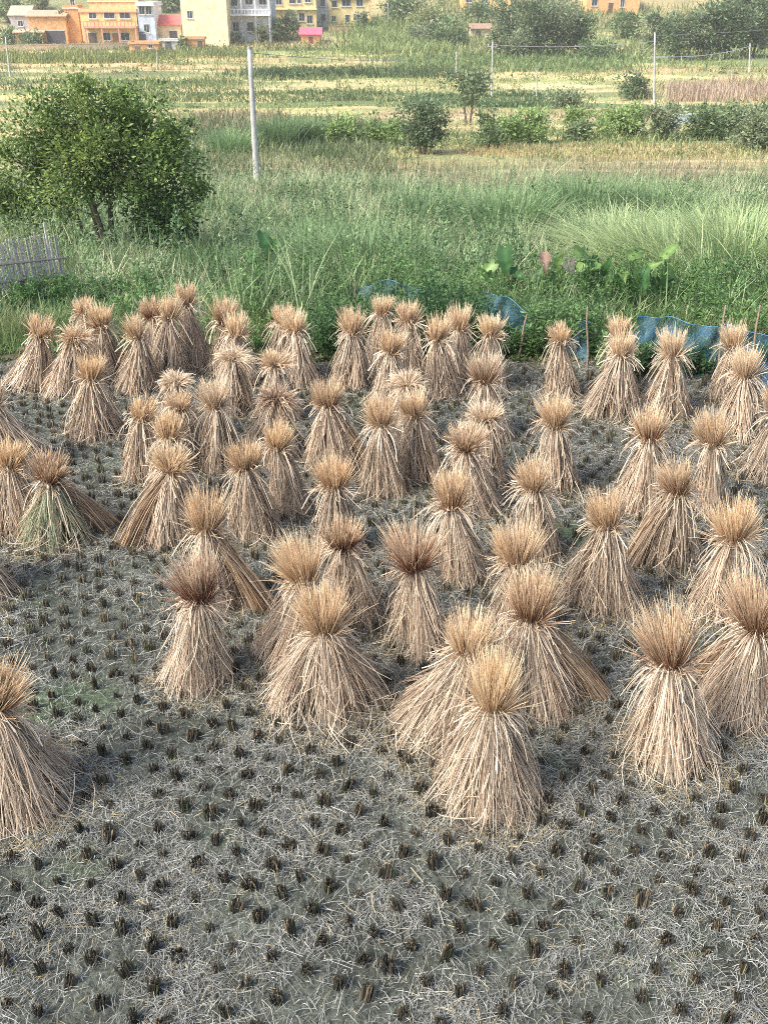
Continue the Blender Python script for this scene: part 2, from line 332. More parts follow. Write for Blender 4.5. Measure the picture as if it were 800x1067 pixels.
# knot x, knot y, tip x, tip y, knot height, foot centre x, foot radius, brush half angle, label, options
SH = [
 (42,350,45,324,.66,30,.34,70,'leftmost sheaf of the back row, below the grey paling fence, feet flared left',{}),
 (88,328,88,306,.70,85,.27,60,'sheaf at the back near the paling fence, mostly hidden behind two others',{}),
 (106,340,103,310,.70,110,.27,60,'golden-brushed sheaf in the back row just right of a swirled drooping one',dict(gold=.7)),
 (78,354,80,328,.68,66,.33,92,'sheaf with a swirled drooping brush, below the right end of the paling fence',dict(droop=1.2)),
 (95,397,93,364,.63,98,.32,52,'neat sheaf alone with bare soil on its left, before the far left cluster',dict(gold=.8)),
 (145,352,140,322,.68,142,.28,60,'pale sheaf under the big tree, spreading evenly, right of the far left cluster',{}),
 (160,332,153,306,.70,160,.25,66,'reddish sheaf tucked behind a tall pale one, below the big tree trunk',dict(core=.7)),
 (176,333,177,304,.76,176,.27,48,'tall shaggy pale sheaf in front of the reddish one below the big tree',{}),
 (194,318,193,291,.84,202,.28,45,'tallest and farthest sheaf of the back row, under the right edge of the tree',{}),
 (183,399,182,376,.68,184,.27,100,'small faded flattened sheaf sunk among taller ones left of centre back',dict(droop=1.5,gold=.1)),
 (187,426,187,406,.66,188,.22,76,'half-hidden sheaf directly behind the stack of three golden brushes on the left',{}),
 (148,436,148,410,.70,147,.18,64,'slim upright sheaf at the left of three tight golden brushes',dict(gold=.75)),
 (177,457,178,428,.70,178,.22,60,'middle sheaf of three golden brushes lined up one behind another',dict(gold=.85)),
 (178,490,180,454,.68,172,.28,84,'front sheaf of three lined-up golden brushes, with one foot splayed left',dict(legs=((-.34,-.22,260,.06),),droop=.5)),
 (10,486,9,452,.68,14,.26,60,'sheaf touching the left photo edge, beside the one with green stalks',dict(gold=.8)),
 (52,502,52,468,.58,55,.36,76,'squat sheaf with greenish stalks down its front and a dark open brush',dict(core=.8,green=.75,legs=((.45,.15,200,.07),))),
 (-8,424,-10,388,.68,6,.42,60,'sheaf cut by the left photo edge behind the bare strip, only its foot in view',{}),
 (-58,548,-60,506,.68,-40,.33,60,'sheaf beyond the left photo edge, only its pale right foot showing',{}),
 (-6,738,0,690,.72,8,.40,50,'big front sheaf cut by the left photo edge, standing apart on open stubble',dict(core=.4)),
 (233,337,235,305,.68,238,.26,70,'back-row sheaf right of the tallest one, with a dark hollow in its brush',dict(core=.5)),
 (246,350,248,322,.68,246,.25,66,'sheaf overlapping the front of the hollow-brushed one in the back row',{}),
 (243,374,245,344,.66,240,.28,100,'mop-headed sheaf drooping all round, in front of two back-row sheaves',dict(droop=1.8,gold=.2)),
 (294,338,293,314,.70,290,.24,50,'sheaf almost hidden behind a wide one, one thin spike of brush showing',{}),
 (308,347,307,318,.66,308,.31,72,'wide pale back-row sheaf left of the net, feet spread to the right',{}),
 (288,381,290,352,.68,288,.25,90,'untidy flattened sheaf in front of the wide pale back-row one',dict(droop=1.0)),
 (288,418,288,382,.62,280,.36,98,'broad mop of loose straw with a dark hollow, slumped to the left',dict(droop=1.6,core=.6,gold=.2)),
 (225,423,222,390,.70,225,.25,76,'pale shaggy sheaf left of the broad slumped mop',dict(gold=.25)),
 (342,424,341,391,.68,346,.32,64,'sheaf with an orange hollow brush and long feet trailing right, right of the slumped mop',dict(core=.3,legs=((.38,-.1,160,.05),))),
 (289,465,290,434,.68,303,.22,64,'sheaf leaning back with its foot swept right, in front of the slumped mop',dict(gold=.8)),
 (367,347,367,315,.69,366,.29,60,'large sheaf standing clear in the back row, bare soil to its left',dict(gold=.6)),
 (257,489,254,454,.68,264,.25,60,'golden sheaf paired with a backward-leaning one on its right, left of centre',dict(gold=.8)),
 (349,508,350,471,.66,352,.21,68,'ball-headed golden sheaf directly behind the purplish red one',dict(gold=.8)),
 (318,607,306,553,.64,300,.28,58,'sheaf with its brush tipped left, hidden behind the wide tent-like sheaf',dict(gold=.7)),
 (358,571,358,536,.66,368,.26,66,'purplish red brushed sheaf in the middle of the field',dict(core=1.0,gold=.6)),
 (215,553,214,504,.70,221,.24,58,'tall golden brush with a long bundle propped out to the right, left middle',dict(gold=.7,legs=((.42,-.12,330,.05),))),
 (208,626,195,570,.70,204,.25,70,'sheaf with its brush flopped left over a dark red core, nearest on the left side',dict(core=1.0,gold=.3)),
 (338,658,334,604,.64,338,.41,54,'wide tent-like sheaf in the front left middle, legs spread over a dark gap',dict(gold=.7,gap=(4.3,.25))),
 (398,328,398,304,.70,398,.23,62,'small back-row sheaf at the left end of the row before the dark blue net',{}),
 (426,337,427,309,.70,427,.24,72,'pale back-row sheaf second along before the dark blue net',{}),
 (407,367,408,337,.70,406,.25,70,'sheaf in front of the two small back-row ones by the dark blue net',{}),
 (478,343,476,312,.70,480,.24,56,'slim back-row sheaf left of the small blue net scrap, behind a taller pale one',{}),
 (455,354,457,326,.72,463,.25,56,'pale full-skirted sheaf just in front of the slim one near the net scrap',{}),
 (511,350,511,324,.70,511,.22,76,'fan-headed back-row sheaf straight below the small blue net scrap',{}),
 (505,399,507,361,.66,508,.26,84,'tousled dark-cored sheaf in front of the fan-headed back-row one',dict(core=.5,gold=.3)),
 (424,402,423,372,.66,425,.30,98,'low mop-headed pale sheaf in the crowded back centre',dict(droop=1.5,gold=.2)),
 (397,443,397,411,.74,402,.25,64,'tall straight sheaf with a round golden brush at the centre of the field',dict(gold=.7)),
 (433,434,432,401,.68,438,.27,80,'sheaf shoulder to shoulder behind the tall straight central one',{}),
 (505,438,505,408,.68,506,.25,90,'pale loose-headed sheaf behind the wide flat-brushed one right of centre',dict(droop=.8,gold=.15)),
 (485,467,482,434,.66,490,.28,90,'wide flat-brushed sheaf with an orange centre, right of the tall straight one',dict(core=.4,gold=.4)),
 (470,529,468,484,.68,487,.22,50,'narrow brown brush with its foot swept to the right, centre of the field',dict(core=.4,gold=.7)),
 (432,592,428,539,.70,435,.23,84,'mushroom-headed sheaf with a dark hollow and a split between its two legs',dict(core=.9,gold=.4,gap=(4.4,.3))),
 (556,509,553,474,.68,556,.24,74,'sheaf right of the narrow brown brush, its leaves hanging in a fringe',dict(gold=.5)),
 (540,587,537,536,.68,545,.27,72,'wide fan-brushed sheaf directly behind the one with a propped right leg',dict(gold=.6)),
 (552,646,555,588,.68,563,.33,50,'rusty brushed sheaf with one stiff leg propped out to its right',dict(core=.6,gold=.6,legs=((.45,-.02,330,.04),))),
 (488,682,485,631,.66,455,.36,56,'sheaf leaning with its skirt swept left, behind the nearest front sheaf',dict(gold=.5)),
 (512,738,508,674,.74,507,.33,46,'nearest front sheaf, low centre, with a long brush and dark gaps at its foot',dict(gold=.7)),
 (584,356,586,332,.70,587,.22,60,'lone slim back-row sheaf in the gap between the net scrap and long blue net',{}),
 (578,443,577,407,.70,583,.23,66,'full-brushed sheaf in front of the lone slim one, bare stubble to its left',dict(gold=.6)),
 (645,353,645,327,.70,645,.24,62,'sheaf behind a twin, at the left end of the long blue net',{}),
 (646,372,648,343,.73,640,.34,62,'tidy wide-skirted sheaf in front of its twin at the long blue net',{}),
 (700,371,703,339,.72,696,.31,64,'sheaf standing alone against the long blue net',dict(gold=.4)),
 (764,363,765,333,.70,762,.26,58,'back one of two overlapping sheaves beside the net stake',{}),
 (775,393,775,358,.70,774,.27,62,'front one of two overlapping sheaves beside the net stake',dict(gold=.4)),
 (676,458,676,421,.74,669,.28,62,'dark-centred sheaf on open stubble right of centre, skirt flaring left',dict(core=.4,gold=.6)),
 (742,463,742,423,.72,744,.18,52,'slender sheaf on open stubble with a torch-like brush, right side',dict(gold=.5)),
 (706,513,706,476,.70,700,.28,62,'messy sheaf with a dark opening between two legs, right middle',dict(core=.4,gap=(4.75,.35),legs=((-.36,-.1,260,.05),))),
 (632,548,629,506,.76,632,.34,48,'tidy cone-shaped sheaf with a tight tie, standing alone right of centre',dict(gold=.6)),
 (763,563,762,516,.70,757,.25,62,'golden open-brushed sheaf near the right edge, behind the big edge sheaf',dict(gold=.8)),
 (788,657,790,592,.70,779,.30,66,'big dark-brushed sheaf cut by the right photo edge',dict(core=.6,gold=.5,legs=((-.25,.3,150,.06),))),
 (697,693,694,630,.78,709,.31,52,'large front right sheaf with a broad rusty brush and a long bell skirt',dict(core=.6,gold=.5)),
 (812,432,812,396,.70,803,.28,60,'sheaf at the right photo edge, only its skirt in view, right of the overlapping pair',{}),
]
FEET = []
for k, (xk, yk, xt, yt, zk, xb, r, sp, lab, opt) in enumerate(SH):
    K = at_plane(xk, yk, zk); T = at_depth(xt, yt, K[1] - .02); B = at_depth(xb, yk + 40, K[1])
    FEET.append((B[0], K[1], r))
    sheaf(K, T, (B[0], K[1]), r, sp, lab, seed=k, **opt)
FEET = np.array(FEET)

# ------------------------------------------------------------------ stubble
def stubble_arrays(q, n, h):
    """a tight clump of cut stems: (verts, faces, colours)"""
    V, F, C = [], [], []
    off = 0
    for _ in range(n):
        a, rr = q.uniform(0, 6.28), .031*math.sqrt(q.random()); x, y = rr*math.cos(a)*1.15, rr*math.sin(a)
        hh = h*q.uniform(.6, 1.15); w = q.uniform(.0024, .0042); tx, ty = x*1.12 + q.normal(0, .005), y*1.12 + q.normal(0, .005)
        for z, cx, cy, ww in ((-.03, x, y, w*1.2), (hh, tx, ty, w)):
            for s in range(3): V.append((cx + ww*math.cos(s*2.09 + a), cy + ww*math.sin(s*2.09 + a), z))
        for s in range(3): F.append((off+s, off+(s+1) % 3, off+3+(s+1) % 3, off+3+s))
        F.append((off+3, off+4, off+5, off+5)); off += 6
        c = np.array([.047, .041, .030])*q.uniform(.45, 1.9)
        if q.random() < .12: c = np.array([.22, .17, .10])*q.uniform(.6, 1.3)
        if q.random() < .05: c = np.array([.06, .09, .03])
        C += [c]*6
    return np.array(V), F, np.array(C)
def add_stub(mb, V, F, C):
    F = np.array(F); q4 = F[F[:, 2] != F[:, 3]]; t3 = F[F[:, 2] == F[:, 3]][:, :3]
    n0 = mb.n; mb.add(V, q4, C); mb.f.append(t3 + n0)
va, vb = np.array([.2284, -.0948])*.80, np.array([.130, .1985])*.80; p0 = at_plane(240, 950, 0)[:2]
g = []
for i in range(-75, 75):
    for j in range(-75, 75):
        p = p0 + i*va + j*vb
        if -10 < p[0] < 10 and 1.5 < p[1] < 12.2: g.append(p)
g = np.array(g) + R.normal(0, .016, (len(g), 2))
g = g[R.random(len(g)) > .04]
dp = g[:, 1]*cT + CAM_H*sT; px = 400 + g[:, 0]/dp*F_PX
py = 533.5 - (g[:, 1]*sT - CAM_H*cT)/dp*F_PX
inv = (px > -5) & (px < 805) & (py < 1075)
dmin = np.min(np.hypot(g[:, None, 0]-FEET[None, :, 0], g[:, None, 1]-FEET[None, :, 1]) - FEET[None, :, 2], 1)
order = np.argsort(np.where(inv & (dmin > .02), dp, 1e6)); near = order[:300]; rest = order[300:]
protos = []
for k in range(10):
    V, F, C = stubble_arrays(R, int(R.integers(40, 56)), R.uniform(.07, .105)); m = MB(); add_stub(m, V, F, C); protos.append(m)
first = []
for k, idx in enumerate(near):
    x, y = g[idx]
    if k < 10: o = protos[k].build('stubble_clump', M_STUB); first.append(o)
    else: o = first[int(R.integers(0, 10))].copy(); COL.objects.link(o)
    s = R.uniform(.6, 1.15); o.location = (x, y, float(ground_z(x, y))); o.rotation_euler = (R.normal(0, .14), R.normal(0, .14), R.uniform(0, 6.28)); o.scale = (s*R.uniform(.85, 1.25), s, R.uniform(.55, 1.15))
    tag(o, 'dark clump of cut rice stubble in the grey mud of the open foreground', 'stubble', 'cut rice stubble clumps')
small = [stubble_arrays(R, 26, R.uniform(.055, .085)) for _ in range(12)]
m = MB()
for idx in rest:
    V, F, C = small[int(R.integers(0, 12))]; x, y = g[idx]; a = R.uniform(0, 6.28); s = R.uniform(.8, 1.2)
    W = np.c_[(V[:, 0]*math.cos(a) - V[:, 1]*math.sin(a))*s + x, (V[:, 0]*math.sin(a) + V[:, 1]*math.cos(a))*s + y, V[:, 2]*s]
    add_stub(m, W, F, C*R.uniform(1.2, 2.2))
tag(m.build('rice_stubble', M_STUB), 'rows of cut rice stubble among and behind the sheaves', 'stubble', kind='stuff')

# ------------------------------------------------------------------ straw litter on the mud
n = 560000
y = 2.6 + 9.9*R.random(n)**1.1; x = R.uniform(-1, 1, n)*(.40*(y*cT + CAM_H*sT) + 1.0)
dens = .43 + .55*nz(x, y, .33, 21) + .3*nz(x, y, 1.3, 8) + .05*x
df = np.full(n, 9.0)
for fx_, fy_, fr_ in FEET: df = np.minimum(df, np.hypot(x-fx_, y-fy_) - fr_)
keep = (R.random(n) < np.clip(dens, .14, 1)) | ((df < .2) & (R.random(n) < .8))
x, y, df = x[keep], y[keep], df[keep]; n = len(x)
L = R.gamma(2.0, .034, n).clip(.015, .30); a = R.uniform(0, 6.28, n) + .7*nz(x, y, .3, 40); bend = R.normal(0, .35, n); t = np.linspace(-.5, .5, 3)[None]
an = a[:, None] + bend[:, None]*t
P = np.stack([x[:, None] + L[:, None]*t*np.cos(an), y[:, None] + L[:, None]*t*np.sin(an), 0*an], -1)
P[..., 2] = ground_z(P[..., 0], P[..., 1]) + R.uniform(.003, .022, n)[:, None] + R.normal(0, .02, n)[:, None]*t + np.abs(R.normal(0, .012, n))[:, None]*(1-4*t*t)
side = np.stack([-np.sin(an), np.cos(an), R.normal(0, .5, n)[:, None] + 0*an], -1)
c = np.array([.345, .345, .305])*R.gamma(10, .1, n)[:, None].clip(.35, 1.75)
yel = (R.random(n) < .06 + .25*(df < .15))[:, None]; c = np.where(yel, np.array([.46, .37, .20])*R.normal(1, .18, n)[:, None].clip(.5, 1.4), c)
dk = (R.random(n) < .36)[:, None]; c = np.where(dk, c*.45, c)
m = MB(); m.ribbons(P, (R.uniform(.0011, .0028, n)*(1 + .05*y))[:, None], side, c)
tag(m.build('straw_litter', M_STRAW), 'thin grey and yellow straw scattered over the mud', 'straw', kind='stuff')

# ------------------------------------------------------------------ grass and weeds
def blades(mb, x, y, h, w, col, lean=.35, S=4, z=None, az=None, curl=1.0):
    n = len(x); z = ground_z(x, y) - .03 if z is None else z
    az = R.uniform(0, 6.28, n) if az is None else az
    t = np.linspace(0, 1, S)[None]; le = np.abs(R.normal(lean, lean*.45, n))[:, None]
    out = h[:, None]*le*(t + curl*t*t)*.6; up = h[:, None]*(t - .28*curl*le*t*t)
    P = np.stack([x[:, None] + out*np.cos(az)[:, None], y[:, None] + out*np.sin(az)[:, None], z[:, None] + up], -1)
    sa = az + R.normal(1.57, .6, n); side = np.stack([np.cos(sa), np.sin(sa), 0*sa], -1)[:, None]
    W = w[:, None]*np.array([.75, 1.0, .8, .12] if S == 4 else [.9, .9, .1])[None]
    mb.ribbons(P, W, side, col)
def clumped(n_cl, per, ylo, yhi, hwid, yp=1.0, rad0=.12):
    cy = ylo + (yhi-ylo)*R.random(n_cl)**yp; cx = R.uniform(-1, 1, n_cl)*(hwid(cy)); k = np.repeat(np.arange(n_cl), per)
    return cx, cy, k, cx[k] + R.normal(0, rad0, len(k))*(1 + cy[k]/40), cy[k] + R.normal(0, rad0, len(k))*(1 + cy[k]/40)
hw = lambda Y: 2.5 + .50*Y
def jit(n, s=.18): return R.normal(1, s, n)[:, None].clip(.45, 1.6)

# fine grey-green grass over the slope
cx, cy, k, x, y = clumped(6200, 17, 14.2, 47, hw, 1.1, .16)
pat = nz(cx, cy, 2.6, 3) + .6*nz(cx, cy, .9, 8)
hcl = .58*np.where((cx > 2.6) & (cx < 9.5) & (cy > 15) & (cy < 21), .6, 1)*np.where(R.random(len(cx)) < .14, 1.7, 1)*np.where((cx < -2.4) & (cx > -8) & (cy < 19.5), .55, 1)*(1 + .5*pat).clip(.3, 2)*R.uniform(.65, 1.3, len(cx))
dark = np.array([.12, .205, .08]); mid = np.array([.29, .385, .185]); pale = np.array([.50, .535, .31])
f = np.clip(.45 + .75*nz(cx, cy, 1.7, 14) + R.normal(0, .2, len(cx)), 0, 1)[:, None]
cc = np.where(f < .5, dark + (mid-dark)*f*2, mid + (pale-mid)*(f-.5)*2)
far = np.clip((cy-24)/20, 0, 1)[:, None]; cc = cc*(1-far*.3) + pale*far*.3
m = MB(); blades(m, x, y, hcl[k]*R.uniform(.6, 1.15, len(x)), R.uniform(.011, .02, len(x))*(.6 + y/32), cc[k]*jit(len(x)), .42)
tag(m.build('tall_grass', M_GRASS), 'tall grey-green grass covering the slope behind the field', 'grass', kind='stuff')

# leafy weeds behind the field edge
def weed_h(x, y):
    k = np.clip((y - 12.5)/2.2, .25, 1)
    k = np.where((x < -4.3) & (y < 16.2), k*.22, k)                        # grazed low before the paling fence
    k = np.where((x < -2.6) & (x > -7.5) & (y < 19.2), k*.5, k)            # and under the tree
    k = np.where((x > 2.9) & (y < 13.4), k*.4, k)
    k = np.where((x > 1.6) & (x < 4.9) & (y < 15.0), k*.62, k)
    return np.where((x > -.7) & (x < .85) & (y < 14.1), k*.5, k)
def weeds(name, lab, ns, ylo, yhi, hlo, hhi, c0, c1, leaf=.055, per=34, xlim=None, patch=None, flat=False):
    y = ylo + (yhi-ylo)*R.random(ns)**1.2; x = R.uniform(-1, 1, ns)*hw(y)
    if xlim: x = R.uniform(xlim[0], xlim[1], ns)
    if patch is not None: kk = R.random(ns) < np.clip(.35 + .9*nz(x, y, 1.5, patch), .03, 1); x, y = x[kk], y[kk]
    if patch is not None: kk = ~((x > 2.6) & (x < 9.5) & (y > 15.3) & (y < 22)); x, y = x[kk], y[kk]
    n = len(x); h = R.uniform(hlo, hhi, n)*(1 + .3*nz(x, y, 1.1, 5))*(np.where((x > 1.25) & (x < 2.1) & (y < 13.5), .5, 1) if flat else weed_h(x, y)); lx, ly = R.normal(0, .16, n), R.normal(-.04, .16, n)
    z = ground_z(x, y); k = np.repeat(np.arange(n), per); t = R.uniform(.12, 1.02, len(k))
    base = np.stack([x[k] + lx[k]*h[k]*t*1.6, y[k] + ly[k]*h[k]*t*1.6, z[k] + h[k]*t], 1)
    a = R.uniform(0, 6.28, len(k)); el = R.normal(.35, .5, len(k)); A = np.stack([np.cos(a)*np.cos(el), np.sin(a)*np.cos(el), np.sin(el)], 1)
    base += A*(R.uniform(.02, .20, len(k))*(1.1 - .6*t))[:, None]*h[k][:, None]
    B = unit(np.cross(A, R.normal(0, .5, (len(k), 3)) + [0, 0, 1])); sz = leaf*R.uniform(.6, 1.6, len(k))
    f = np.clip(.5 + .5*nz(x, y, 1.2, 17) + R.normal(0, .2, n), 0, 1)[:, None]
    cs = c0*(1-f) + c1*f
    m = MB(); m.leaves(base, A, B, sz*1.7, sz*.62, (cs[k]*jit(len(k), .22)))
    t2 = np.linspace(0, 1, 3)[None]
    P = np.stack([x[:, None] + lx[:, None]*h[:, None]*t2*1.6, y[:, None] + ly[:, None]*h[:, None]*t2*1.6, z[:, None] + h[:, None]*t2], -1)
    m.ribbons(P, np.full((n, 1), .009), np.array([1., 0, 0])[None, None], cs*.8)
    tag(m.build(name, M_LEAF), lab, 'weeds', kind='stuff'); return m
weeds('leafy_weeds', 'leafy green weeds crowding the edge of the field', 3400, 12.95, 17.5, .35, .9, np.array([.05, .125, .035]), np.array([.19, .31, .10]), .034, 64)
weeds('net_weeds', 'dark leafy weeds growing through the nets at the centre of the field edge', 520, 12.75, 13.7, .35, .85, np.array([.04, .10, .035]), np.array([.14, .24, .08]), .034, 70, xlim=(-.9, 3.0), flat=True)
weeds('net_foot_weeds', 'low leafy weeds in front of the long blue net', 420, 11.9, 12.35, .12, .42, np.array([.04, .10, .035]), np.array([.16, .26, .09]), .032, 50, xlim=(2.9, 6.2), flat=True)
weeds('low_weeds', 'low creeping weeds along the foot of the net', 800, 12.55, 13.2, .06, .28, np.array([.07, .11, .045]), np.array([.19, .22, .09]), .03, 30)
weeds('bushy_weeds', 'patches of bushy dark weeds among the tall grass', 2600, 16, 42, .5, 1.5, np.array([.08, .155, .06]), np.array([.25, .35, .16]), .05, 60, patch=31)
# edge grass, dry at the feet
cx, cy, k, x, y = clumped(1500, 14, 12.45, 14.6, hw, 1.0, .07)
f = np.clip(.5 + .6*nz(cx, cy, .9, 4), 0, 1)[:, None]; cc = np.array([.11, .21, .06])*f + np.array([.26, .28, .13])*(1-f)
edge = np.clip((cy - 12.45)/1.2, .15, 1)
m = MB(); blades(m, x, y, .5*edge[k]*R.uniform(.4, 1.2, len(x)), R.uniform(.006, .012, len(x)), cc[k]*jit(len(x)), .5)
tag(m.build('edge_grass', M_GRASS), 'grass fringe at the back edge of the mud field', 'grass', kind='stuff')
# dry reddish seed heads on the far side of the slope
cx, cy, k, x, y = clumped(2300, 9, 33, 58, hw, .9, .2)
kk = (cx > 2 - 0*cy) | (R.random(len(cx)) < .35); sel = kk[k]
f = np.clip(.5 + .6*nz(cx, cy, 4, 6) + R.normal(0, .15, len(cx)), 0, 1)[:, None]; cc = np.array([.40, .32, .22])*f + np.array([.32, .35, .19])*(1-f)
m = MB(); blades(m, x[sel], y[sel], (.7*R.uniform(.5, 1.2, len(x)))[sel], (R.uniform(.02, .035, len(x)))[sel], (cc[k]*jit(len(x)))[sel], .25)
tag(m.build('dry_seed_grass', M_GRASS), 'brownish seeding grass beyond the green slope', 'grass', kind='stuff')
# brown dead stalks mid slope
cx, cy, k, x, y = clumped(1300, 10, 16.5, 38.0, hw, 1.3, .12)
sel = ((nz(cx, cy, 1.6, 51) > .38) | ((cx < 2.6) & (cx > -4.5) & (cy < 18.6) & (R.random(len(cx)) < .4)))[k]
m = MB(); blades(m, x[sel], y[sel], R.uniform(.4, .9, sel.sum()), R.uniform(.008, .014, sel.sum()), np.array([.33, .26, .18])*jit(sel.sum(), .25), .25)
tag(m.build('dead_stalks', M_GRASS), 'brown dead stalks between the net and the tall grass', 'grass', kind='stuff')

# fountain clumps of pale reed grass: things
def reed(px, py, h, w, n, c0, c1, lab, cat='reed grass', name='reed_clump', lean=.6, az0=None):
    p = on_ground(px, py); root_z = p[2]; m = MB()
    x = R.normal(0, w*.28, n); y = R.normal(0, w*.28, n); az = np.arctan2(y, x) + R.normal(0, .7, n)
    if az0 is not None: az = az0 + R.normal(0, .6, n)
    hh = h*R.uniform(.55, 1.1, n); f = R.random(n)[:, None]
    blades(m, x, y, hh, R.uniform(.012, .022, n)*(.7 + p[1]/45), (c0*(1-f) + c1*f)*jit(n, .14), lean, z=np.full(n, -.05), az=az, curl=1.5)
    o = m.build(name, M_GRASS, loc=(p[0], p[1], root_z)); tag(o, lab, cat, 'clumps of reed grass on the slope'); return o
LG0, LG1 = np.array([.27, .38, .16]), np.array([.50, .57, .30]); DG0, DG1 = np.array([.11, .20, .08]), np.array([.29, .39, .19])
reed(690, 292, 1.45, 1.9, 1900, LG0, LG1, 'pale reed clump arching left above the taro plants on the right', az0=2.9)
reed(765, 280, 1.6, 2.2, 2100, LG0, LG1, 'large pale reed clump at the right photo edge above the bushy weeds')
reed(640, 268, 1.4, 1.6, 1400, LG0, LG1, 'pale reed clump left of the arching ones, behind the dark taro leaf')
reed(610, 232, 1.7, 2.4, 1500, DG0, DG1, 'tall dark feathery reed clump right of centre on the slope', lean=.4)
reed(690, 236, 1.5, 2.2, 1200, DG0, DG1, 'dark reed clump right of the tallest feathery one', lean=.4)
reed(530, 240, 1.5, 2.2, 1100, DG0*1.2, DG1*1.15, 'feathery reed clump at the centre of the slope with bent pale stems', lean=.45)
reed(440, 235, 1.3, 2.0, 1000, DG0, DG1, 'dark reed clump left of centre on the slope', lean=.4)
reed(385, 292, 1.3, 1.6, 1100, DG0, DG1, 'dense dark grass clump behind the dark blue net, at its left end', lean=.5)
reed(325, 285, 1.2, 1.6, 1000, DG0*1.2, DG1*1.1, 'grass clump left of the dark blue net, behind the wide pale sheaf', lean=.5)
reed(240, 163, 1.9, 2.0, 700, DG0*1.2, DG1*1.2, 'upright grass clump just left of the tall concrete pole', lean=.3)
reed(290, 152, 2.2, 2.4, 900, DG0, DG1*.9, 'dark feathery clump just right of the tall concrete pole', lean=.35)
reed(322, 148, 1.9, 2.0, 700, DG0*.9, DG1*.9, 'dark clump between the feathery one and the round bright bush', lean=.35)
# a few long bare bent stems
for (px, py, tx, ty, lab) in ((505, 285, 478, 190, 'long thin pale stem leaning left above the slope grass'), (540, 285, 590, 205, 'long bent pale stem arching right at slope centre'), (600, 270, 628, 232, 'short pale seed stem leaning right beside the dark reeds')):
    p = on_ground(px, py); e = at_depth(tx, ty, p[1]); t = np.linspace(0, 1, 8)[:, None]
    P = p + (e-p)*t; P[:, 2] += .15*np.sin(math.pi*t[:, 0]); m = MB(); m.tube(P - p, np.linspace(.012, .006, 8), (.42, .38, .24), 5)
    tag(m.build('grass_stem', M_GRASS, loc=p), lab, 'grass stem')

# ------------------------------------------------------------------ taro plants
def big_leaf(mb, c, direction, up, L, W, col):
    """heart-shaped blade with a fold along the midrib and a curled tip"""
    d = unit(np.array(direction, float)); s = unit(np.cross(d, up)); nrm = np.cross(s, d)
    u = np.linspace(0, 1, 9); prof = W*.5*np.array([.55, .88, 1.0, .97, .86, .68, .46, .22, .0])
    mid = np.array(c) + d*(u*L)[:, None] - nrm*(.22*L*u**2)[:, None]
    rows = [mid + s*(prof*k)[:, None] + nrm*(abs(k)*prof*.28)[:, None] + (d*(-.12*L*abs(k))*(1-u)[:, None]) for k in (-1, -.5, 0, .5, 1)]
    V = np.stack(rows, 1); n = 9; i, j = np.meshgrid(np.arange(n-1), np.arange(4), indexing='ij')
    V += R.normal(0, .012*L/.5, V.shape)*np.array([1, 1, .2, 1, 1])[None, :, None]*(u[:, None, None] > .05)   # ragged, curled rim
    C = np.tile(np.array(col), (n, 5, 1)).astype(float); C[:, 2] *= 1.35; C[::2] *= .86; C[-2:] = C[-2:]*.6 + np.array([.16, .12, .05])*.5
    mb.add(V, np.stack([i*5+j, i*5+j+1, (i+1)*5+j+1, (i+1)*5+j], -1).reshape(-1, 4), C.reshape(-1, 3))
G1, G2, DRY = (.05, .13, .04), (.17, .27, .08), (.42, .27, .20)
def taro(px, py, leaves, lab):
    p = on_ground(px, py + TARO_SHIFT); root = empty('taro_plant', p); tag(root, lab, 'plant', 'large-leaved plants behind the nets')
    extra = [(px + R.uniform(-16, 16), py - R.uniform(22, 42), R.uniform(.28, .42), R.uniform(.14, .24), R.uniform(-2.6, -.5), R.uniform(-1.1, 1.1), G1 if R.random() < .5 else G2) for _ in range(3)]
    for (lx, ly, L, W, az, el, col) in list(leaves) + extra:
        e = at_depth(lx, ly, p[1] + R.normal(-.05, .12)) - p; t = np.linspace(0, 1, 7)[:, None]
        P = e*t; P[:, :2] *= t**.6; st = MB(); st.tube(P, np.linspace(.022, .009, 7), (.16, .24, .09), 6); s = st.build('leaf_stalk', M_LEAF, root)
        d = (math.cos(az)*math.cos(el), math.sin(az)*math.cos(el), math.sin(el)); lf = MB()
        e = e*[1, 1, 1.0]
        big_leaf(lf, e, d, (R.normal(0, .35), -.7, .6), L*.82, W*.74, np.array(col)*R.uniform(.95, 1.3)); lf.build('leaf_blade', M_LEAF, root, smooth=True)
taro(275, 290, [(274, 243, .62, .34, -1.3, -.9, G1), (280, 250, .5, .28, -.4, -1.0, G2), (268, 262, .4, .22, 3.4, -.8, G1)], 'big-leaved plant standing in the weeds right of the large tree')
taro(522, 318, [(508, 290, .4, .2, -2.4, .8, G2), (532, 300, .4, .22, -1.2, .9, G1), (526, 258, .62, .36, -1.4, -1.2, G1), (515, 275, .5, .26, 3.3, -.7, G2), (536, 285, .45, .24, .1, -1.1, (.40, .30, .19))], 'big-leaved plant with one dark hanging leaf, above the net scrap')
taro(575, 315, [(566, 264, .45, .26, -1.0, -1.1, DRY), (590, 272, .38, .28, 0.2, -.9, (.45, .36, .29)), (598, 262, .5, .3, .4, -.3, G2), (577, 285, .4, .2, -1.5, -.9, G1)], 'big-leaved plant with pinkish withered leaves, centre of the net line')
taro(622, 310, [(628, 285, .45, .2, -1.2, 1.1, G1), (612, 292, .4, .22, -2.0, .8, G2), (619, 268, .52, .2, -1.5, -1.2, G1), (610, 275, .4, .22, 3.0, -.6, G2)], 'big-leaved plant with a narrow folded dark leaf, right of the withered one')
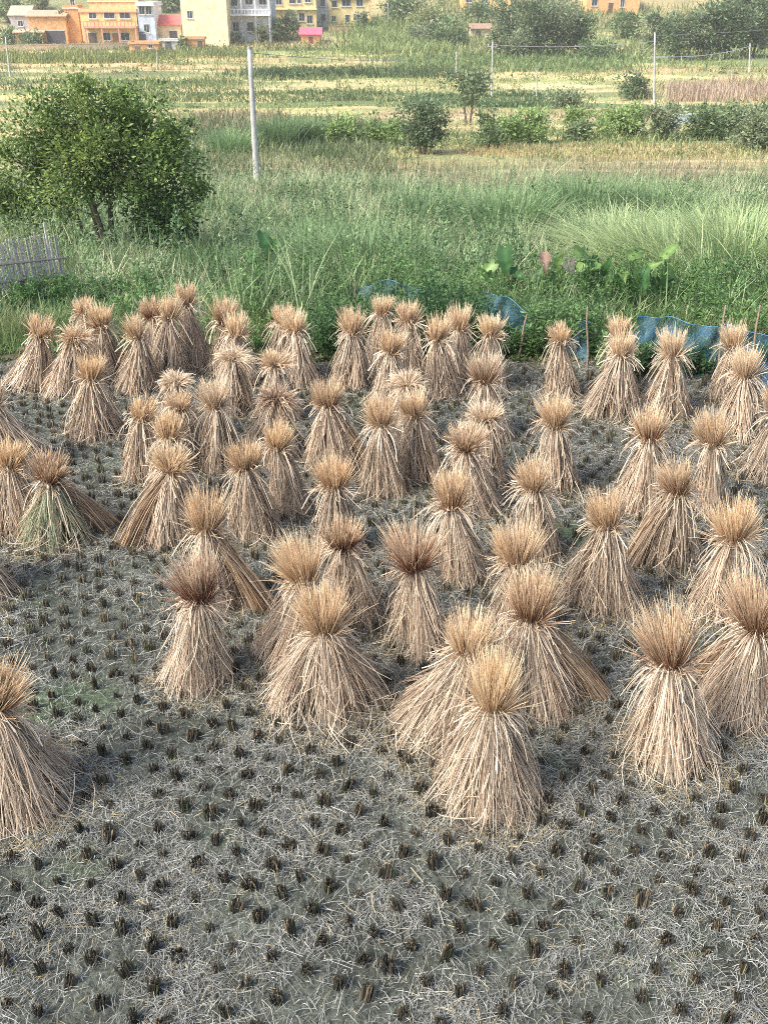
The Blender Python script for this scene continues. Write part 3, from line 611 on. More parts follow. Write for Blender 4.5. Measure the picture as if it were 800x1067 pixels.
taro(655, 315, [(645, 280, .5, .3, -1.3, -1.1, G2), (655, 268, .5, .28, .5, .3, G2), (640, 290, .4, .25, 3.3, -1.0, (.11, .19, .06))], 'bright big-leaved plant left of the tallest pair of leaves by the long net')
taro(685, 320, [(664, 292, .45, .24, -2.0, .9, G2), (688, 300, .4, .2, -1.4, 1.1, G1), (672, 280, .55, .26, -1.7, -1.2, G1), (682, 290, .52, .24, -1.2, -1.2, G1), (692, 282, .45, .26, .3, -.5, G2), (690, 268, .5, .24, .5, .6, G2)], 'big-leaved plant with two dark upright leaves, above the long blue net')

# ------------------------------------------------------------------ trees and bushes
def crown_mesh(q, H, Wd, zlo, n_cl, n_leaf, leaf, c0, c1, lobes, thick=.55):
    """leaf faces in many clumps filling a lobed crown; returns MB and clump centres"""
    th = q.uniform(0, 6.28, n_cl); cz = q.uniform(-1, 1, n_cl); sr = np.sqrt(1-cz*cz); rr = q.uniform(thick, 1.12, n_cl)
    cl = np.stack([sr*np.cos(th), sr*np.sin(th), cz], 1)*rr[:, None]
    bump = 1 + .34*np.sin(lobes*th + q.uniform(0, 6)) * sr + .16*np.sin(3*cz*lobes*.6 + th*2)
    cl = cl*bump[:, None]*[Wd/2*.86, Wd/2*.86, (H-zlo)/2*.9] + [0, 0, zlo + (H-zlo)/2]
    k = q.integers(0, n_cl, n_leaf); rc = Wd*.075*q.uniform(.6, 1.5, n_cl)
    off = q.normal(0, 1, (n_leaf, 3))*rc[k][:, None]*[1.1, 1.1, .8]; P = cl[k] + off
    A = unit(off + q.normal(0, .7, (n_leaf, 3))*rc[k][:, None] + (cl[k]-[0, 0, zlo + (H-zlo)*.4])*.25*rc[k][:, None] - [0, 0, .1]*rc[k][:, None])
    B = unit(np.cross(A, q.normal(0, .6, (n_leaf, 3)) + [0, 0, 1]))
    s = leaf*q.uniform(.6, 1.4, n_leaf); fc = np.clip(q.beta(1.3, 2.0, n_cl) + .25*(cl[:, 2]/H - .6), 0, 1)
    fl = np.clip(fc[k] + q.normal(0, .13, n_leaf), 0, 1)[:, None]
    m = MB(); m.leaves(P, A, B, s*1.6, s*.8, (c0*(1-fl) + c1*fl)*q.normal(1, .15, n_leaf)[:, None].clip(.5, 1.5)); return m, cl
def tree(name, lab, cat, p, H, Wd, zlo, n_cl, n_leaf, leaf, c0, c1, lobes=3, trunks=1, tr=None, seed=0, group=None, bark=(.16, .13, .10), limbs=14):
    q = np.random.default_rng(500 + seed); root = empty(name, p); tag(root, lab, cat, group)
    m, cl = crown_mesh(q, H, Wd, zlo, n_cl, n_leaf, leaf, np.array(c0), np.array(c1), lobes)
    m.build('crown', M_LEAF, root); tr = tr or H*.025; t = np.linspace(0, 1, 6)[:, None]
    b = MB(); tops = []
    for k in range(trunks):
        a = q.uniform(0, 6.28); o = np.array([math.cos(a), math.sin(a), 0])*tr*(1.5 if trunks > 1 else 0)
        e = np.array([o[0]*5 + q.normal(0, .06)*H, o[1]*5 + q.normal(0, .06)*H, zlo + (H-zlo)*.55])
        P = o*(1-t) + e*t + np.array([q.normal(0, .03)*H, q.normal(0, .03)*H, 0])*np.sin(math.pi*t); P[0, 2] = -.15
        b.tube(P, np.linspace(tr*1.25, tr*.45, 6), bark, 8); tops.append(P)
    for c in cl[q.choice(len(cl), min(limbs, len(cl)), replace=False)]:
        s = tops[q.integers(0, trunks)][q.integers(2, 5)]; P = s + (c-s)*t; P[:, 2] += .08*H*np.sin(math.pi*t[:, 0])*.5
        b.tube(P, np.linspace(tr*.45, tr*.12, 6), bark, 5)
    b.build('trunk', M_BARK, root); return root
def bush(lab, px, py, hpx, wpx, c0, c1, leaf_px=2.4, dens=1.0, cat='bush', name='bush', seed=0, group=None, zfrac=.0, trunks=3, lobes=3):
    p = on_ground(px, py); s = px_per_m(p[1], p[2]); H, Wd = hpx/s, wpx/s
    hpx *= .92; n = int(np.clip(hpx*wpx*1.55*dens, 240, 9000)); leaf = leaf_px/s
    return tree(name, lab, cat, p, H, Wd, H*zfrac, max(14, min(90, int(n/45))), n, leaf, c0, c1, lobes, trunks, H*.02, seed, group, limbs=6)

# the big leafy tree by the paling fence
pt = on_ground(112, 268); s = px_per_m(pt[1], pt[2])
big = empty('orchard_tree', pt); tag(big, 'large round leafy tree behind the paling fence, several thin trunks', 'tree')
q = np.random.default_rng(77); C0, C1 = np.array([.045, .10, .026]), np.array([.36, .53, .13])
mbt = MB(); centres = []
for (lx, ly, wx, hz, dy, n, bias) in ((95, 125, 110, 70, 0, 5200, .12), (40, 185, 110, 95, .1, 5200, .10), (105, 172, 125, 90, -.5, 7000, .12), (55, 140, 85, 70, .1, 3200, .08), (165, 160, 95, 95, .2, 4800, .0),
                                (175, 215, 80, 75, .1, 3600, -.12), (130, 150, 110, 90, .7, 3800, -.05), (12, 205, 50, 50, 0, 1600, .08),  (205, 195, 30, 50, 0, 700, -.1), (85, 92, 34, 24, 0, 420, .12), (122, 98, 44, 28, .1, 620, .05), (58, 108, 44, 30, 0, 620, .1), (186, 138, 44, 36, .1, 700, 0), (8, 160, 34, 30, 0, 500, .1), (165, 235, 70, 50, .6, 2200, -.18)):
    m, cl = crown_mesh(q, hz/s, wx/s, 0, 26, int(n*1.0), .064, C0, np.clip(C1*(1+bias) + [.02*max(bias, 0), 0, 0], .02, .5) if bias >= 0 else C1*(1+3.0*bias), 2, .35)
    c = at_depth(lx, ly, pt[1] + dy) - pt; off = np.array([c[0], dy + 0.0, c[2] - hz/s/2])
    for v, f_, cc in zip(m.v, m.f, m.c): mbt.add(v + off, f_, cc)
    centres.append(cl + off)
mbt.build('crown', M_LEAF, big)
cen = np.concatenate(centres)
for k, (x0, lean, top) in enumerate(((-.12, -.75, 1.35), (.02, -.12, 2.2), (.16, .25, 2.1), (.05, -.4, 1.9))):
    t = np.linspace(0, 1, 8)[:, None]; P = np.array([x0, R.normal(0, .1), -.2])*(1-t) + np.array([x0+lean, R.normal(0, .25), top])*t; P[:, 0] += .08*np.sin(5*t[:, 0]+k)
    b = MB(); b.tube(P, np.linspace(.095, .035, 8), (.15, .12, .09), 8); tr_o = b.build('trunk', M_BARK, big)
    bb = MB(); near_c = cen[np.argsort(np.linalg.norm(cen - P[-1], axis=1))[3:70:7]]
    for c in near_c:
        sgm = P[int(R.integers(4, 8))]; Q = sgm + (c-sgm)*t; Q[:, 2] += .06*np.sin(math.pi*t[:, 0]); bb.tube(Q, np.linspace(.024, .006, 8), (.15, .12, .09), 5)
    bb.build('limb', M_BARK, tr_o)

MIDG = ((.11, .17, .075), (.29, .37, .17)); BRT = ((.17, .26, .08), (.38, .50, .18)); DRK = ((.09, .135, .07), (.26, .33, .17)); GRY = ((.15, .19, .105), (.36, .41, .23)); YEL = ((.20, .24, .10), (.42, .44, .21))
bg = 'bushes and small trees on the terraces'
bush('dense dark small tree with thick leafy base, just left of centre on the terraces', 441, 160, 56, 44, *DRK, dens=1.2, cat='tree', name='small_tree', seed=1, group=bg, lobes=2)
bush('thin two-stemmed open tree on the terraces right of the dense dark one', 488, 130, 50, 42, *DRK, dens=.55, cat='tree', name='small_tree', seed=2, group=bg, zfrac=.42, trunks=2)
bush('round bright green bush right of the tall concrete pole', 357, 151, 27, 36, *BRT, dens=1.3, seed=3, group=bg, lobes=1)
bush('bright green bush beside the round one, left of the dense dark tree', 392, 150, 26, 30, *BRT, seed=4, group=bg)
bush('small bright bush just left of the dense dark tree', 412, 152, 26, 24, *BRT, seed=5, group=bg)
for a in ((508, 154, 34, 28, MIDG, 'mid green bush right of the dense dark tree, leftmost of the row'), (527, 152, 28, 32, BRT, 'light green bush second along the row beside the dense dark tree'), (554, 150, 36, 36, BRT, 'leafy bright bush at the middle of the row above the dry grass'),
          (598, 130, 18, 26, BRT, 'upper light green bush of two stacked before the pale wall'), (603, 146, 22, 30, MIDG, 'lower green bush of two stacked before the pale wall'), (640, 142, 26, 44, BRT, 'wide bright bush at the foot of the tallest bright one'),
          (655, 140, 34, 26, BRT, 'tallest bright green bush left of the pole with wires'), (690, 146, 34, 32, GRY, 'viny dark bush in front of the white wall'), (728, 146, 32, 40, MIDG, 'dark leafy bush right of the white wall'),
          (757, 142, 30, 40, MIDG, 'mid green bush before the vine mound at right'), (788, 158, 46, 50, GRY, 'large vine-covered mound at the right photo edge'), (662, 103, 22, 36, DRK, 'dark green clipped-looking bush at the foot of the pole with wires'),
          (590, 112, 16, 34, GRY, 'greyish thicket above the row of bright bushes'), (136, 108, 10, 26, MIDG, 'low bush on the terrace above the big tree')):
    bush(a[5], a[0], a[1], a[2], a[3], *a[4], seed=a[0], group=bg)
gr = 'trees below and around the houses'
for a in ((522, 58, 48, 34, DRK, 'leftmost dark tree of the grove below the orange house'), (552, 60, 56, 44, DRK, 'tallest tree at the middle of the grove'), (580, 58, 48, 40, GRY, 'greyish tree right of the tallest in the grove'), (603, 58, 40, 34, MIDG, 'greener tree at the right end of the grove'),
          (536, 62, 26, 30, GRY, 'low tree in front of the grove, left part'), (620, 62, 20, 36, MIDG, 'low green tree right of the grove'),
          (650, 40, 24, 34, MIDG, 'rounded tree below the right orange building'), (683, 52, 34, 30, DRK, 'tree just behind the pole with wires'), (705, 62, 44, 36, DRK, 'leftmost tall tree of the dark wood at right'), (732, 62, 50, 40, DRK, 'second tree of the dark wood at right'),
          (757, 62, 56, 40, DRK, 'dark tree in the middle of the right wood'), (782, 60, 58, 40, DRK, 'dark tree at the right end of the wood'), (772, 40, 56, 50, DRK, 'tallest tree of the right wood, rising out of frame'), (750, 34, 34, 40, MIDG, 'tree behind the right wood, on the tan slope'),
          (800, 50, 50, 40, DRK, 'dark tree cut by the right photo edge'),
          (425, 26, 30, 34, MIDG, 'pale leafy tree left of the small hut on the hillside'), (452, 40, 34, 40, YEL, 'yellowish tree on the hillside, centre left'), (412, 20, 24, 26, GRY, 'grey tree beside the yellow houses'), (470, 50, 26, 40, MIDG, 'low green tree above the thin light pole'), (447, 48, 20, 40, GRY, 'greyish scrub tree on the hillside'),
          (498, 24, 22, 30, MIDG, 'bushy tree in front of the middle orange house'), (578, 14, 16, 40, GRY, 'tree at top between the two orange buildings'),
          (74, 44, 30, 22, GRY, 'palm-like tree before the two-storey balcony house'), (10, 24, 32, 40, MIDG, 'tree at the top left corner above the bushes'), (38, 12, 18, 30, YEL, 'yellowish tree behind the low sheds at left'), (10, 46, 16, 30, MIDG, 'bush at the left photo edge below the tree'), (36, 48, 12, 30, MIDG, 'bush right of the left edge bush, before the brick shed'),
          (170, 12, 16, 26, GRY, 'tree above the red roof'), (186, 10, 20, 16, MIDG, 'narrow tree left of the tall blank yellow house'), (110, 6, 14, 30, GRY, 'tree behind the two-storey balcony house'),
          (219, 42, 20, 17, GRY, 'small thin tree before the tall blank yellow house'), (290, 44, 22, 22, MIDG, 'left tree before the white balconies'), (303, 42, 26, 22, GRY, 'middle dark tree before the yellow house'), (274, 44, 18, 20, YEL, 'pale tree below the white balconies'), (238, 46, 12, 20, MIDG, 'shrub at the corner of the blank yellow house'),
          (376, 32, 22, 14, GRY, 'thin cypress-like tree before the last yellow house'), (340, 24, 10, 16, MIDG, 'shrub between the two yellow houses'), (192, 52, 12, 12, MIDG, 'shrub beside the brick yard wall')):
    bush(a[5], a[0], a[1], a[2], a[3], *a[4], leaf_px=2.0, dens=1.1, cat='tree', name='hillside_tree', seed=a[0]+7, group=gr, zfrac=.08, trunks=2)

# ------------------------------------------------------------------ terraces: crops and bank vegetation (uncountable)
def strip(name, lab, x0, x1, y0, y1, n, hpx, c0, c1, wpx=.9, lean=.25, cat='crops'):
    """blades standing on the patch of land seen between pixel rows y0 (far) and y1 (near)"""
    A, B = on_ground((x0+x1)/2, y0), on_ground((x0+x1)/2, y1); Yv = R.uniform(B[1], A[1], n); zz = np.interp(Yv, TY, TZ)
    px_ = R.uniform(x0, x1, n); wd = .16*(x1-x0); px_ = np.where(np.minimum(px_-x0, x1-px_) < wd*R.random(n), px_ + R.normal(0, .12, n)*(x1-x0), px_); xx = (px_-400)/F_PX*(Yv*cT + (CAM_H-zz)*sT); s = px_per_m(Yv, zz)
    f = np.clip(.5 + .5*nz(xx, Yv, 3, 9) + R.normal(0, .2, n), 0, 1)[:, None]
    m = MB(); blades(m, xx, Yv, hpx/s*R.uniform(.4, 1.2, n)*(1 + .35*nz(xx, Yv, 4, 11)), wpx/s*R.uniform(.7, 1.3, n), (np.array(c0)*(1-f) + np.array(c1)*f)*jit(n), lean, 3)
    tag(m.build(name, M_GRASS), lab, cat, kind='stuff')
# short dry growth and clumps along every terrace edge
n = 26000; Yv = 46 + 150*R.random(n)**1.25; xx = R.uniform(-1, 1, n)*(.50*Yv + 4); cc = land_colour(xx, Yv)*1.12 + [.05, .035, .0]
m = MB(); blades(m, xx, Yv, R.uniform(.12, .4, n)*(.6 + Yv/140), R.uniform(.03, .06, n)*(.5 + Yv/110), cc*jit(n, .22), .35, 3)
tag(m.build('terrace_stubble', M_GRASS), 'short dry stubble and grass over the terraces', 'grass', kind='stuff')
Yv, xx = [], []
for yb in PL_Y[2:24]:
    k = 1000; x_ = R.uniform(-1, 1, k)*(.50*yb + 5); keep = nz(x_, x_*0 + yb, 3 + yb/25, yb) + .5*nz(x_, x_*0+yb, 1.2, 2*yb) > .05
    Yv.append((yb + R.normal(0, .004*yb, k))[keep]); xx.append(x_[keep])
Yv, xx = np.concatenate(Yv), np.concatenate(xx); Yv = Yv/(1 + .0006*xx); n = len(xx)
f = np.clip(.5 + .5*nz(xx, Yv, 5, 2) + R.normal(0, .2, n), 0, 1)[:, None]
m = MB(); blades(m, xx, Yv, R.uniform(.2, .75, n)*(.5 + Yv/150)*(1 + .6*nz(xx, Yv, 4, 5)).clip(.3, 2), R.uniform(.05, .10, n)*(.5 + Yv/110), (np.array([.16, .23, .08])*(1-f) + np.array([.48, .47, .21])*f)*jit(n), .45, 3)
tag(m.build('bank_scrub', M_GRASS), 'ragged green scrub along the terrace edges', 'scrub', kind='stuff')
# leafy scrub mounds scattered along the terrace edges
nm_ = 700; yb = np.array(PL_Y[2:24])[R.integers(0, 22, nm_)]*(1 + R.normal(0, .012, nm_)); xb_ = R.uniform(-1, 1, nm_)*(.50*yb + 4); sz = R.gamma(3, .22, nm_)*(.6 + yb/160)
per = 70; k = np.repeat(np.arange(nm_), per); off = R.normal(0, 1, (nm_*per, 3)); off[:, 2] = np.abs(off[:, 2])*.8
Pm = np.stack([xb_[k], yb[k], ground_z(xb_, yb)[k]], 1) + off*(sz[k]*[[.75], [.5], [.5]]).T
A = unit(off + R.normal(0, .6, off.shape)); B = unit(np.cross(A, R.normal(0, 1, off.shape))); f = np.clip(R.random(nm_)[k] + R.normal(0, .2, len(k)), 0, 1)[:, None]
m = MB(); m.leaves(Pm, A, B, .11*(.5 + yb[k]/90)*R.uniform(.6, 1.4, len(k)), .06*(.5 + yb[k]/90)*R.uniform(.6, 1.4, len(k)), (np.array([.09, .15, .055])*(1-f) + np.array([.30, .36, .14])*f)*jit(len(k)))
tag(m.build('terrace_scrub', M_LEAF), 'leafy scrub scattered along the terrace edges', 'scrub', kind='stuff')
strip('dry_maize', 'plot of dry brown maize stalks at the right', 692, 830, 92, 107, 3600, 13, (.36, .26, .18), (.60, .48, .36), .8, .2)
strip('maize_crop', 'yellow-green maize strip below the houses at left', -20, 175, 57, 67, 3600, 8, (.15, .20, .07), (.34, .36, .13), 1.0, .3)
strip('maize_crop', 'yellow-green strip of crops left of the tall pole', 130, 255, 54, 62, 1700, 7, (.15, .20, .08), (.30, .32, .13), 1.0, .3)
strip('bank_weeds', 'dark weedy bank crossing behind the tall pole', 255, 480, 74, 82, 3200, 7, (.05, .09, .045), (.14, .19, .08), 1.2, .4, 'weeds')
strip('bank_weeds', 'green weedy bank behind the small poles', 400, 660, 60, 76, 6000, 7, (.11, .18, .06), (.27, .34, .15), 1.1, .4, 'weeds')
strip('bank_weeds', 'green strip of vegetables behind the thin two-stemmed tree', 425, 590, 100, 112, 3200, 6, (.07, .13, .06), (.15, .22, .10), 1.1, .4)
strip('bank_weeds', 'green terrace edge left of the tall pole', 0, 260, 84, 94, 2500, 5, (.10, .14, .06), (.20, .25, .12), 1.1, .4, 'weeds')
strip('bank_weeds', 'green terrace above the big tree', 150, 430, 97, 108, 3000, 6, (.09, .14, .06), (.20, .25, .11), 1.1, .4, 'weeds')
strip('bank_weeds', 'green scrub below the bright bushes', 385, 830, 138, 156, 3000, 7, (.10, .15, .06), (.25, .29, .13), 1.1, .4, 'weeds')
strip('bank_weeds', 'mixed scrub around the foot of the tall pole', 180, 420, 128, 190, 7500, 13, (.09, .14, .06), (.25, .27, .15), 1.2, .4, 'weeds')
strip('dry_stubble', 'dry yellow stubble plot in front of the bright bushes', 470, 800, 152, 168, 3500, 6, (.32, .26, .13), (.48, .42, .22), 1.0, .2, 'stubble')
strip('dry_stubble', 'dry pinkish plot behind the big tree', 195, 300, 120, 140, 1500, 8, (.30, .23, .16), (.40, .33, .22), 1.0, .2, 'stubble')
strip('terrace_green', 'green vegetable plot at the right edge', 690, 830, 112, 128, 2600, 6, (.10, .16, .07), (.20, .27, .12), 1.1, .4)
strip('bamboo_thicket', 'pale green thicket on the hillside left of the grove', 365, 470, 26, 56, 5200, 12, (.19, .26, .09), (.38, .44, .19), 1.1, .5, 'thicket')
strip('hill_scrub', 'scrub on the hillside around the houses', 390, 830, 6, 60, 7000, 9, (.16, .21, .08), (.36, .38, .18), 1.2, .5, 'scrub')
strip('hill_scrub', 'scrub along the yards of the houses at left', 0, 390, 44, 54, 2600, 5, (.12, .15, .06), (.27, .27, .13), 1.1, .5, 'scrub')

# ------------------------------------------------------------------ nets, stakes, paling fence
def net_material():
    m = bpy.data.materials.new('blue_net'); m.use_nodes = True; N = m.node_tree.nodes; L = m.node_tree.links
    bs = N['Principled BSDF']; bs.inputs['Roughness'].default_value = .6
    a = N.new('ShaderNodeAttribute'); a.attribute_name = 'Col'
    g = N.new('ShaderNodeNewGeometry'); t = N.new('ShaderNodeTexNoise'); t.inputs['Scale'].default_value = 60; t.inputs['Detail'].default_value = 5; L.new(g.outputs['Position'], t.inputs['Vector'])
    t2 = N.new('ShaderNodeTexNoise'); t2.inputs['Scale'].default_value = 5; L.new(g.outputs['Position'], t2.inputs['Vector'])
    ad = N.new('ShaderNodeMath'); ad.operation = 'ADD'; L.new(t.outputs['Fac'], ad.inputs[0]); L.new(t2.outputs['Fac'], ad.inputs[1])
    r = N.new('ShaderNodeMapRange'); r.inputs['From Min'].default_value = .7; r.inputs['From Max'].default_value = 1.25; r.inputs['To Min'].default_value = .08; r.inputs['To Max'].default_value = .70
    L.new(ad.outputs[0], r.inputs['Value']); L.new(r.outputs[0], bs.inputs['Alpha'])
    L.new(a.outputs['Color'], bs.inputs['Base Color']); return m
M_NET = net_material()
def net(pts, heights, col, stakes, lab):
    """pts: pixel feet along the run, heights in metres"""
    P = np.array([on_ground(*p) for p in pts]); o0 = P[0].copy(); root = empty('net_fence', o0); tag(root, lab, 'net', 'blue nets along the field edge')
    u = np.linspace(0, 1, 70); s = np.linspace(0, 1, len(P)); X = np.stack([np.interp(u, s, P[:, k]) for k in range(3)], 1); Hh = np.interp(u, np.linspace(0, 1, len(heights)), heights)
    v = np.linspace(0, 1, 16); xn = np.linspace(0, np.linalg.norm(P[-1]-P[0]), 70)
    G = X[:, None] + np.zeros((70, 16, 3)); G[..., 2] += v[None]*Hh[:, None]*(1 - .02*np.sin(9*xn)[:, None]*v[None]**2)
    G[..., 1] += .06*np.sin(7*xn[:, None] + 5*v[None]) + .04*np.sin(17*xn[:, None] - 7*v[None]) - .12*(1-v[None])**2
    i, j = np.meshgrid(np.arange(69), np.arange(15), indexing='ij')
    C = np.array(col)*(1 + .3*nz(xn[:, None] + 0*v[None], v[None]*2 + 0*xn[:, None], .35, 3))[..., None]
    m = MB(); m.add(G - o0, np.stack([i*16+j, (i+1)*16+j, (i+1)*16+j+1, i*16+j+1], -1).reshape(-1, 4), np.clip(C, .01, .9).reshape(-1, 3)); m.build('netting', M_NET, root, smooth=True)
    m = MB(); m.tube(G[:, -1] - o0, .006, np.array(col)*1.4, 5); m.build('top_rope', M_WIRE, root)
    for (bx, by, tx, ty) in stakes:
        p = on_ground(bx, by); p = p + [0, -.1, 0]; e = at_depth(tx, ty, p[1]); t = np.linspace(0, 1, 5)[:, None]; Q = p + (e-p)*t - o0; Q[:, 0] += .012*np.sin(6*t[:, 0])
        m = MB(); m.tube(Q, np.linspace(.018, .012, 5), (.30, .23, .16), 6); m.build('stake', M_WOOD, root)
net([(655, 384), (740, 394), (840, 410)], [.75, .72, .70, .66], (.04, .13, .23), [(742, 398, 756, 318), (775, 402, 792, 318)], 'long bright blue net at the right field edge with leaning stakes')
net([(500, 358), (525, 362), (552, 368)], [.80, .72, .55], (.05, .15, .22), [(538, 372, 549, 328), (500, 352, 510, 298)], 'small scrap of blue net hanging at the centre of the field edge')
net([(368, 342), (410, 344), (452, 346)], [.62, .78, .60], (.04, .12, .17), [(372, 346, 370, 292)], 'dark blue net sunk in the weeds left of centre')
net([(560, 368), (590, 372), (610, 374)], [.62, .5, .55], (.06, .15, .20), [(610, 380, 612, 320)], 'faint piece of blue net almost lost in the weeds right of centre')

pa, pb = on_ground(-30, 316), on_ground(70, 306)
fence = empty('paling_fence', pa); tag(fence, 'grey weathered paling fence with gaps, leaning at the left edge', 'fence')
d = pb - pa; Lf = float(np.linalg.norm(d[:2])); un = d/Lf
nP = 38
for k in range(nP):
    b0 = un*(Lf*k/(nP-1)); top = 1.0 + .05*math.sin(k*.7) + R.normal(0, .035) + .10*(k/nP); le = R.normal(-.035, .02)
    m = MB(); g_ = R.uniform(.75, 1.15); c = np.array([.46, .435, .385])*g_
    P = np.array([b0 + [0, 0, -.1], b0 + un*le*.5 + [0, -.01, top*.5], b0 + un*le + [0, -.02, top]])
    m.tube(P, [.017, .016, .012], c, 6); m.build('paling', M_WOOD, fence)
for hz in (.30, .62):
    m = MB(); P = np.array([un*(-.05) + [0, -.045, hz], un*Lf*.5 + [0, -.05, hz+.03], un*(Lf+.12) + [0, -.045, hz+.06]]); m.tube(P, .02, (.30, .27, .24), 6); m.build('rail', M_WOOD, fence)
for k in range(9):
    b0 = un*(Lf*k/9); m = MB(); P = np.array([b0 + [0, .10, 0], b0 + [R.normal(0, .05), .12, .55], b0 + [R.normal(0, .08), .14, 1.0 + R.normal(0, .06)]]); m.tube(P, [.014, .012, .009], (.26, .22, .17), 5); m.build('back_stake', M_WOOD, fence)
p = on_ground(58, 300); e = at_depth(46, 232, p[1]); m = MB(); t = np.linspace(0, 1, 5)[:, None]; m.tube((e-p)*t, np.linspace(.03, .02, 5), (.48, .45, .40), 6)
tag(m.build('leaning_post', M_WOOD, loc=p), 'pale bare post leaning behind the right end of the paling fence', 'post')
# ------------------------------------------------------------------ poles and wires
TOPS = {}
def pole(key, bx, by, tx, ty, wpx, lab, arm=0, col=(.46, .44, .41)):
    p = on_ground(bx, by); e = at_depth(tx, ty, p[1]); s = px_per_m(p[1], p[2]); r = wpx/s/2; root = empty('utility_pole', p); tag(root, lab, 'pole', 'utility poles across the terraces')
    t = np.linspace(0, 1, 6)[:, None]; m = MB(); m.tube((e-p)*t - [0, 0, .1]*(1-t), np.linspace(r, r*.62, 6), col, 10); m.build('shaft', M_CONC, root, smooth=True)
    if arm:
        m = MB(); m.box((e-p) - [0, 0, .45], (arm, .09, .09), (.35, .34, .33)); m.build('crossarm', M_CONC, root)
        for x in (-.42, 0, .42): m = MB(); c = (e-p) + [x*arm, 0, -.36]; m.tube(np.array([c, c + [0, 0, .09], c + [0, 0, .2]]), [.05, .07, .03], (.55, .42, .36), 6); m.build('insulator', M_GLASS, root)
    else:
        m = MB(); m.tube(np.array([(e-p) - [0, 0, .03], (e-p) + [0, 0, .05]]), r*.72, (.35, .34, .33), 10); m.build('cap', M_CONC, root)
    TOPS[key] = e
pole('a', 268, 191, 260, 50, 7.0, 'tall pale concrete pole rising from the slope behind the big tree')
pole('b', 681, 109, 682, 34, 2.6, 'white pole with wires, tallest on the right-hand terraces', .0)
pole('c', 512, 101, 513, 44, 2.2, 'pole with a short crossarm at the centre of the terraces', 1.1)
pole('d', 475, 80, 475, 54, 1.6, 'short thin pole left of the crossarm pole')
pole('e', 780, 75, 781, 45, 1.8, 'pole below the dark wood at the right')
pole('f', 11, 80, 6, 38, 2.0, 'leaning white pole at the left photo edge below the bushes')
pole('g', 164, 73, 164, 54, 1.3, 'small thin post below the brick yard wall')
pole('h', 559, 101, 559, 70, 1.2, 'faint thin post between the crossarm pole and the white pole')
pole('i', 404, 30, 404, 3, 1.4, 'thin pole beside the last yellow house')
def wire(A, B, sag, r, lab, col=(.25, .25, .26)):
    t = np.linspace(0, 1, 24)[:, None]; P = A + (B-A)*t; P[:, 2] -= sag*4*(t*(1-t))[:, 0]; m = MB(); m.tube(P - A, r, col, 4)
    tag(m.build('power_line', M_WIRE, loc=A), lab, 'wire', 'wires strung between the poles')
wire(TOPS['c'] - [0, 0, .25], TOPS['b'] - [0, 0, .8], .35, .02, 'wire from the crossarm pole to the white pole')
wire(TOPS['b'] - [0, 0, 2.2], TOPS['e'] - [0, 0, .4], .5, .03, 'bright sagging cable from the white pole to the pole below the wood', (.55, .56, .62))
wire(TOPS['c'] - [0, 0, .3], TOPS['d'] - [0, 0, .1], .15, .02, 'short wire between the crossarm pole and the short thin pole')
wire(TOPS['a'] - [0, 0, .2], TOPS['d'] - [0, 0, .2], .6, .015, 'long faint wire from the tall concrete pole to the short thin pole')
wire(TOPS['b'] - [0, 0, .3], TOPS['e'] + np.array([30, 4, 4.]), .4, .018, 'upper wire from the white pole out over the dark wood')

# ------------------------------------------------------------------ houses
YE = np.array([.78, .62, .30]); PALEY = np.array([.80, .70, .44]); OR = np.array([.66, .36, .17]); WH = np.array([.72, .72, .72]); BLUEW = np.array([.55, .62, .72]); REDR = np.array([.62, .16, .14]); CRM = np.array([.74, .56, .36])
def hsize(x0, x1, y0, y1, yb=None):
    """front rectangle in pixels -> front centre on the ground, width and height in metres"""
    yb = yb or y1; p = on_ground((x0+x1)/2, yb); s = px_per_m(p[1], p[2])
    a, b_ = at_depth(x0, yb, p[1]), at_depth(x1, yb, p[1]); top = at_depth((x0+x1)/2, y0, p[1])
    return p, b_[0]-a[0], top[2]-p[2], s
def window(root, s, cx, cz, w, h, rise=0.0, frame=(.62, .60, .56), yoff=0.0):
    m = MB(); fw = .10
    for (dx, dz, ww, hh) in ((0, h/2-fw/2, w, fw), (0, -h/2+fw/2, w, fw), (-w/2+fw/2, 0, fw, h-2*fw), (w/2-fw/2, 0, fw, h-2*fw), (0, 0, .05, h-2*fw)):
        m.box((cx+dx, yoff-.03, cz+dz), (ww, .10, hh), frame)
    f = m.build('window', M_PLASTER, root); g_ = MB(); g_.box((cx, yoff-.005, cz), (w-2*fw, .03, h-2*fw), (.06, .075, .085)); g_.build('pane', M_GLASS, f)
    sl = MB(); sl.box((cx, yoff-.10, cz-h/2-.06), (w+.3, .22, .10), (.6, .58, .54)); sl.build('sill', M_CONC, f)
